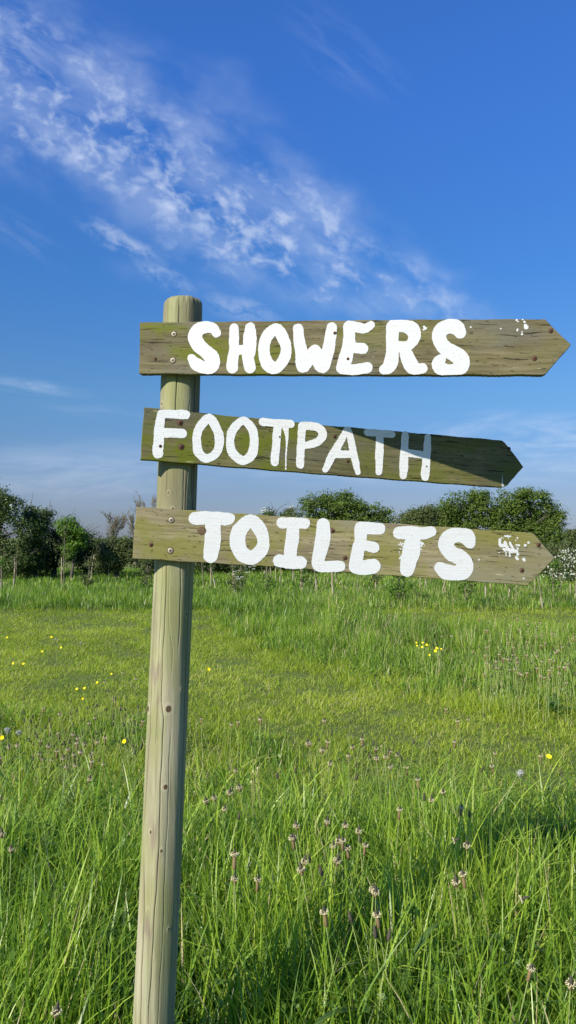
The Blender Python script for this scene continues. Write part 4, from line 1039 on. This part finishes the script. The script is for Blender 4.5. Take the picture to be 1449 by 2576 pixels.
PL = [
 (Q5, 205, 480, 'flower', 'leftmost white flecked plantain head close right of the post'), (Q5, 268, 445, 'flower', 'second plantain head from the post in the small row of four'), (Q5, 365, 425, 'flower', 'third plantain head from the post with a wide stamen ring'),
 (Q5, 443, 385, 'flower', 'highest plantain head of the row right of the post'), (Q5, 330, 525, 'flower', 'lower plantain head under the row right of the post'), (Q5, 430, 580, 'bud', 'dark plantain bud low between the row and the dry brown stalks'),
 (Q5, 850, 655, 'flower', 'plantain head with orange brown base standing above a dark bud near the centre'), (Q5, 838, 730, 'bud', 'dark plantain bud just below the orange based head'), (Q5, 832, 790, 'brown', 'brown plantain seed head below the dark bud near the centre'),
 (Q5, 1065, 645, 'flower', 'upright cream ringed plantain head right of the centre'), (Q5, 1195, 650, 'flower', 'cream ringed plantain head level with its neighbour on the left'), (Q5, 1290, 705, 'flower', 'plantain head with a dark bud leaning under it'), (Q5, 1300, 755, 'bud', 'grey dark bud just below a cream plantain head'),
 (Q5, 1328, 840, 'brown', 'long brown plantain head right of the dense cluster'), (Q5, 1105, 810, 'flower', 'leftmost head of the dense plantain cluster'), (Q5, 1145, 775, 'flower', 'topmost head of the dense plantain cluster'), (Q5, 1175, 815, 'brown', 'middle head of the dense plantain cluster'),
 (Q5, 1220, 870, 'brown', 'lowest right brown head of the dense plantain cluster'), (Q5, 1130, 900, 'flower', 'head hanging below the dense plantain cluster'), (Q5, 900, 915, 'flower', 'upper of two touching plantain heads left of the dense cluster'), (Q5, 888, 970, 'flower', 'lower of two touching plantain heads left of the dense cluster'),
 (Q5, 403, 935, 'brown', 'brown plantain head above a cream ringed one low right of the post'), (Q5, 407, 1030, 'flower', 'cream ringed plantain head below the brown one low right of the post'), (Q5, 565, 1105, 'brown', 'lone brown plantain head low above the broad bent blades'), (Q5, 710, 305, 'bud', 'small plantain bud above the dry brown stalks'),
 (Q5, 935, 70, 'flower', 'far plantain head near the middle of the mown edge'), (Q5, 1030, 115, 'flower', 'far cream plantain head right of the middle'), (Q5, 1085, 215, 'flower', 'bright cream plantain head upper right of the centre'), (Q5, 1250, 95, 'flower', 'far wide plantain head in the upper right group'),
 (Q5, 1315, 65, 'bud', 'far dark pointed plantain head in the upper right group'), (Q5, 1220, 155, 'flower', 'plantain head just under the far upper right group'), (Q5, 1270, 215, 'bud', 'dark tipped plantain head right of the bright cream one'), (Q5, 1270, 295, 'bud', 'dark plantain bud on a leaning stem upper right'),
 (Q5, 1420, 185, 'flower', 'plantain head with a broad white ring at the upper right'), (Q5, 1395, 1130, 'flower', 'bright cream plantain head with a grey tip low right of centre'), (Q5, 1030, 985, 'bud', 'grey plantain bud under the dense cluster'), (Q5, 945, 895, 'bud', 'dark upright bud right of the two touching heads'),
 (Q5, 1060, 1350, 'brown', 'pale bent plantain head low in the middle'), (Q5, 1240, 1310, 'bud', 'grey upright bud low in the middle grass'),
 (Q6, 130, 48, 'flower', 'plantain head with drooping dark tip near the upper middle right'), (Q6, 325, 170, 'brown', 'tall leaning plantain with a long orange brown head'), (Q6, 185, 410, 'brown', 'plantain with cream ring over a long brown base left of the leaning one'), (Q6, 365, 280, 'bud', 'grey green bud on a curved stem beside the leaning plantain'),
 (Q6, 420, 290, 'flower', 'dark centred plantain head beside the grey green bud'), (Q6, 502, 228, 'flower', 'upright plantain with broad cream ring and tall grey tip'), (Q6, 625, 385, 'brown', 'tall plantain with very long brown head right of the broad ringed one'), (Q6, 570, 530, 'droop', 'slender plantain bud bowing right on an arched stem'),
 (Q6, 670, 630, 'flower', 'round cream flecked plantain head in the middle right grass'), (Q6, 595, 900, 'flower', 'yellowish plantain head with its dark tip to the left'), (Q6, 657, 895, 'brown', 'brown plantain head right of the yellowish one'), (Q6, 1050, 975, 'droop', 'plantain head bent over flat on a pale arched stem'),
 (Q6, 20, 950, 'flower', 'cream plantain head under the dense cluster on the right'), (Q6, 45, 1180, 'brown', 'plantain with dark wings of buds low right of centre'), (Q6, 110, 1260, 'bud', 'very dark bud low right of centre'), (Q6, 20, 1258, 'bud', 'dark bud lying sideways low right of centre'),
 (Q6, 1408, 1620, 'flower', 'large cream plantain head at the bottom right corner'), (Q6, 1105, 1540, 'brown', 'narrow brown head near the bottom right'), (Q6, 690, 400, 'bud', 'pale thin bud right of the long brown head'),
 (Q7, 12, 165, 'flower', 'upper of two plantain heads at the left edge'), (Q7, 70, 255, 'flower', 'cream plantain head with pink base at the left edge'), (Q7, 350, 1290, 'flower', 'pale plantain head at the bottom left of the post')]
for cr, x, y, kind, lab in PL:
    u, v, _ = cr(x, y); plantain(u, v, kind, lab)
left = [(345, 845), (490, 870), (730, 945), (775, 900), (940, 790), (985, 815), (75, 1140), (140, 1135), (330, 1110), (395, 1140), (315, 1195), (335, 1235), (460, 1215), (415, 1245), (520, 1240), (600, 1205), (630, 1145), (655, 1190), (690, 1115), (560, 1160), (480, 1050), (595, 1040), (635, 1075), (800, 1100), (855, 1100), (755, 1190), (740, 1220), (850, 1285), (740, 1300), (545, 1300), (610, 1290), (730, 1400), (5, 1275), (1105, 575), (860, 605), (1000, 530), (1160, 960), (920, 740), (10, 1575)]
for i, (x, y) in enumerate(left):
    u, v, _ = Q4(x, y); plantain(u, v, 'flower' if i % 4 else 'brown', 'small white flecked plantain head in the drift left of the post', z=.27 if v > 1800 else .22, group='plantain heads in the drift left of the post')
rr = random.Random(8)
for i in range(60):
    x, y = rr.uniform(180, 1180), rr.uniform(780, 1250)
    if rr.random() < .3: y -= 200
    u, v, _ = Q4(x, y); plantain(u, v, 'bud', 'thin dark plantain bud in the drift left of the post', z=rr.uniform(.2, .28), group='dark plantain buds in the drift left of the post')
rl = [(1095, 500), (1150, 505), (1190, 500), (970, 655), (1040, 665), (880, 780), (930, 780), (975, 770), (1035, 785), (1230, 655), (1200, 590), (1280, 580), (1170, 855), (1195, 880), (1380, 935), (710, 720), (560, 600), (490, 600), (800, 570), (1300, 590), (1100, 640), (520, 1145), (680, 1200)]
for i, (x, y) in enumerate(rl):
    u, v, _ = QR(x, y); plantain(u, v, 'flower' if i % 3 else 'brown', 'tiny pale plantain head in the far long grass on the right', z=.36 if y < 1000 else .1, group='plantain heads in the far long grass on the right')
for i in range(90):
    x, y = rr.uniform(750, 1440), rr.uniform(480, 900)
    u, v, _ = QR(x, y); plantain(u, v, rr.choice(['bud', 'bud', 'brown', 'flower']), 'dark small plantain bud in the far long grass on the right', z=.37, group='plantain buds in the far long grass on the right')
mid = [(rr.uniform(480, 1440), rr.uniform(1800, 1960)) for _ in range(45)]
for u, v in mid: plantain(u, v, rr.choice(['bud', 'flower', 'bud', 'brown']), 'small plantain head along the edge of the mown strip', z=rr.uniform(.2, .32), group='plantain heads along the edge of the mown strip')
for kk, rec in PR_.items():
    if not rec[2]:
        for c in list(rec[0].children): bpy.data.objects.remove(c)
        bpy.data.objects.remove(rec[0])
# yellow flowers
def yellow_proto(kind):
    root = bpy.data.objects.new(kind, None); COL.objects.link(root); H = .3
    obj('stem', fast_mesh('stem', *tube([(0, 0, 0), (.01, 0, H * .6), (0, 0, H)], [.0013, .001, .0009], 5), smooth=True), M_stem, root)
    V, Fq = [], []
    n = 5 if kind == 'buttercup' else 26; R_ = .0125 if kind == 'buttercup' else .018
    for k in range(n):
        a = 2 * math.pi * k / n + (k % 2) * .1; c, s = math.cos(a), math.sin(a); w = R_ * (.55 if n == 5 else .13)
        lift = .5 if n == 5 else .25 + .3 * (k % 3) / 2
        pts = [(0.001, -w * .3, 0), (0.001, w * .3, 0), (R_ * .65, w, R_ * lift * .6), (R_, w * .55, R_ * lift * 1.1), (R_, -w * .55, R_ * lift * 1.1), (R_ * .65, -w, R_ * lift * .6)]
        b0 = len(V); V += [(x * c - y * s, x * s + y * c, z + H) for x, y, z in pts]
        Fq += [(b0, b0 + 1, b0 + 2, b0 + 5), (b0 + 5, b0 + 2, b0 + 3, b0 + 4)]
    V = np.array(V); V[:, 2] -= H
    tilt = Matrix.Translation((0, 0, H)) @ Matrix.Rotation(.95, 4, 'X')
    pe = obj('petals', fast_mesh('petals', V, np.array(Fq), smooth=True), M_petal, root); pe.matrix_local = tilt
    v, f = lathe([(.0045, 0), (.004, .003), (.0001, .005)], 10)
    ce = obj('flower_centre', fast_mesh('flower_centre', v, f, smooth=True), M_petal, root); ce.matrix_local = tilt
    return root
yp = {'buttercup': [yellow_proto('buttercup'), False], 'dandelion': [yellow_proto('dandelion'), False]}
def yellow(cr, x, y, kind, label, z, group, sc=1.0):
    u, v, _ = cr(x, y); p = at_z(u, v, z); rec = yp[kind]; root = rec[0] if not rec[1] else copy_tree(rec[0]); rec[1] = True
    s = z / .3; root.location = (p.x, p.y, 0); root.rotation_euler = (0, 0, random.uniform(-.6, .6))
    tl = Matrix.Rotation(random.uniform(.6, 1.2), 4, 'X')
    for c_ in root.children:
        if c_.name.split('.')[0] == 'stem': c_.scale = (1, 1, s)
        else: c_.matrix_local = Matrix.Translation((0, 0, z)) @ tl @ Matrix.Scale(sc, 4)
    tag(root, label, 'yellow flower', group)
YG = 'yellow flowers in the mown grass on the left'
for a in [(Q4, 793, 597, 'buttercup', 'upper right buttercup of the four near the post', .2), (Q4, 627, 650, 'buttercup', 'leftmost buttercup of the four near the post', .2), (Q4, 690, 643, 'buttercup', 'middle buttercup of the four near the post', .2), (Q4, 668, 727, 'buttercup', 'lowest buttercup of the four near the post', .2), (Q4, 905, 527, 'buttercup', 'faint buttercup nearest the post above the four', .16)]:
    yellow(*a, group=YG, sc=.95)
yellow(Q4, 1015, 1075, 'buttercup', 'single bright buttercup just left of the post by the plantains', .3, YG, 1.0)
for a in [(60, 230, 'small yellow dandelion far left in the mown grass, upper one'), (420, 225, 'farthest small yellow dandelion in the mown grass'), (500, 312, 'dim yellow dandelion in the middle of the mown grass'), (345, 345, 'flat yellow dandelion in the mown grass left of the middle'), (110, 440, 'largest yellow dandelion in the mown grass at the far left'), (190, 445, 'small yellow dandelion right of the largest one')]:
    yellow(Q4, a[0], a[1], 'dandelion', a[2], .07, YG, .9)
yellow(Q4, 18, 1045, 'dandelion', 'orange yellow dandelion at the left edge by the clocks', .22, YG, .8)
RGp = 'buttercups in the long grass on the right'
for x, y, lab in [(310, 637, 'upper left buttercup of the right cluster'), (312, 657, 'small buttercup under the upper left one of the right cluster'), (355, 637, 'second buttercup along the top of the right cluster'), (383, 652, 'brightest buttercup at the top right of the left half of the cluster'), (348, 667, 'small dim buttercup in the middle of the right cluster'),
                  (455, 677, 'upper buttercup of the right pair'), (485, 681, 'rightmost buttercup of the cluster'), (447, 695, 'buttercup below the upper one of the right pair'), (400, 724, 'lowest buttercup of the right cluster')]:
    yellow(QR, x, y, 'buttercup', lab, .34, RGp, random.uniform(.8, 1.35))
k = crop(0, 0, 1.0)
yellow(lambda x, y: (x, y, 1), 1380, 1905, 'buttercup', 'lone buttercup at the right edge of the foreground grass', .34, RGp, 1.2)
yellow(lambda x, y: (x, y, 1), 524, 1684, 'dandelion', 'lone yellow dandelion in the mown grass right of the post', .07, YG, 1.2)
# dandelion clocks
def clock(cr, x, y, z, label, r=.017):
    u, v, _ = cr(x, y); p = at_z(u, v, z); root = thing('dandelion_clock', label, 'dandelion clock', (p.x, p.y, 0), 'dandelion seed heads')
    obj('stem', fast_mesh('stem', *tube([(0, 0, 0), (.006, 0, z * .6), (0, 0, z)], [.002, .0018, .0016], 6), smooth=True), M_stem, root)
    rg = np.random.default_rng(int(x)); n = 95; d = rg.normal(size=(n, 3)); d /= np.linalg.norm(d, axis=1)[:, None]
    parts = []
    C0 = np.array([0, 0, z])
    V, Fq, va, ta = leaf_quads(C0 + d * r, np.full(n, r * .24), d, np.ones(n), 1)
    V2, F2, _a, _b = leaf_quads(C0 + d * r * .5, np.full(n, r), np.cross(d, rg.normal(size=(n, 3))) / 1.0, np.ones(n), .06)
    Vv, Ff = join_arrays([(V, Fq), (V2, F2)])
    obj('seed_head', fast_mesh('seed_head', Vv, Ff), M_fluff, root)
clock(Q4, 60, 985, .30, 'large round dandelion clock at the left edge', .02); clock(Q4, 155, 1002, .28, 'second dandelion clock right of the largest at the left edge', .017)
clock(Q4, 457, 240, .12, 'small far dandelion clock in the mown grass', .015); clock(Q4, 658, 272, .12, 'pale small dandelion clock in the mown grass nearer the post', .016)
clock(Q6, 1052, 80, .36, 'white dandelion clock standing in the long grass on the right', .021)
# dry brown stalks right of the post
M_dry = plain('dry_stalk', (.34, .24, .14), .9, .3, 60)
for x, y0, y1, lab in [(538, 255, 560, 'tallest dry brown flower stalk right of the post'), (570, 232, 570, 'dry brown stalk right of the tallest one'), (525, 330, 500, 'short dry brown stalk left of the tallest one')]:
    u, v, _ = Q5(x, y0); p = at_z(u, v, .40); root = thing('dry_stalk', lab, 'dry stalk', (p.x, p.y, 0), 'dry brown flower stalks')
    obj('stem', fast_mesh('stem', *tube([(.03, 0, 0), (.012, 0, .2), (0, 0, .40)], [.0024, .002, .0016], 6), smooth=True), M_dry, root)
    v_, f_ = lathe([(.0015, .395), (.004, .402), (.0045, .407), (.0001, .411)], 10); obj('tip', fast_mesh('tip', v_, f_, smooth=True), M_stamen, root)
# broad leaved plants near the front
def broad_plant(u, v, z, label, n, L_, w, seed, mat):
    p = at_z(u, v, z); root = thing('broad_leaf_plant', label, 'plant', (p.x, p.y, 0), 'broad leaved plants in the grass'); rr = random.Random(seed)
    for k in range(n):
        a = rr.uniform(0, 6.28); seg = 10; V, Fq = [], []; l = L_ * rr.uniform(.7, 1.1); el = rr.uniform(.5, 1.2)
        for i in range(seg + 1):
            f = i / seg; hor = l * f * math.cos(el) * (1 + .3 * f); ver = l * (f * math.sin(el) - .35 * f ** 3) + z * .3
            ww = w * math.sin(math.pi * min(1, f * .93 + .07)) ** .8 + .001
            for s in (-1, 0, 1):
                V.append((hor * math.cos(a) - s * ww * math.sin(a), hor * math.sin(a) + s * ww * math.cos(a), ver + abs(s) * ww * .35 + .002 * math.sin(i * 1.7 + s)))
        for i in range(seg):
            for s in (0, 1): q = i * 3 + s; Fq.append((q, q + 1, q + 4, q + 3))
        V = np.array(V); obj('leaf', fast_mesh('leaf', V, np.array(Fq), {'v': np.full(len(V), rr.uniform(.3, 1)), 't': np.full(len(V), .5)}, True), mat, root)
M_broad = leafy('broad_leaves', [(0, (.05, .10, .02)), (.5, (.09, .16, .028)), (1, (.14, .22, .04))], .35, .35, .5)
for a in [(1385, 1800, .0, 'dock rosette at the front edge of the long grass on the right', 12, .22, .02, 1), (515, 2235, .18, 'plant with broad lance leaves low right of the post', 6, .46, .011, 2), (1220, 2330, .2, 'leafy weed low in the grass on the right', 9, .40, .014, 3),
          (1230, 2455, .14, 'rounded leafy plant near the bottom right', 8, .34, .02, 4), (30, 2180, .15, 'broad leaf plant at the left edge of the near grass', 6, .42, .014, 5), (720, 2120, .14, 'small leafy weed in the grass near the middle', 8, .34, .012, 6), (290, 1492, .0, 'dark leafy dock plant left of the post at the far edge of the mown grass', 7, .3, .03, 7),
          (980, 2460, .22, 'broad grey green blades at the bottom middle', 7, .55, .013, 8)]:
    broad_plant(*a, mat=M_broad)
# any mesh left without polygons smooth etc. is fine
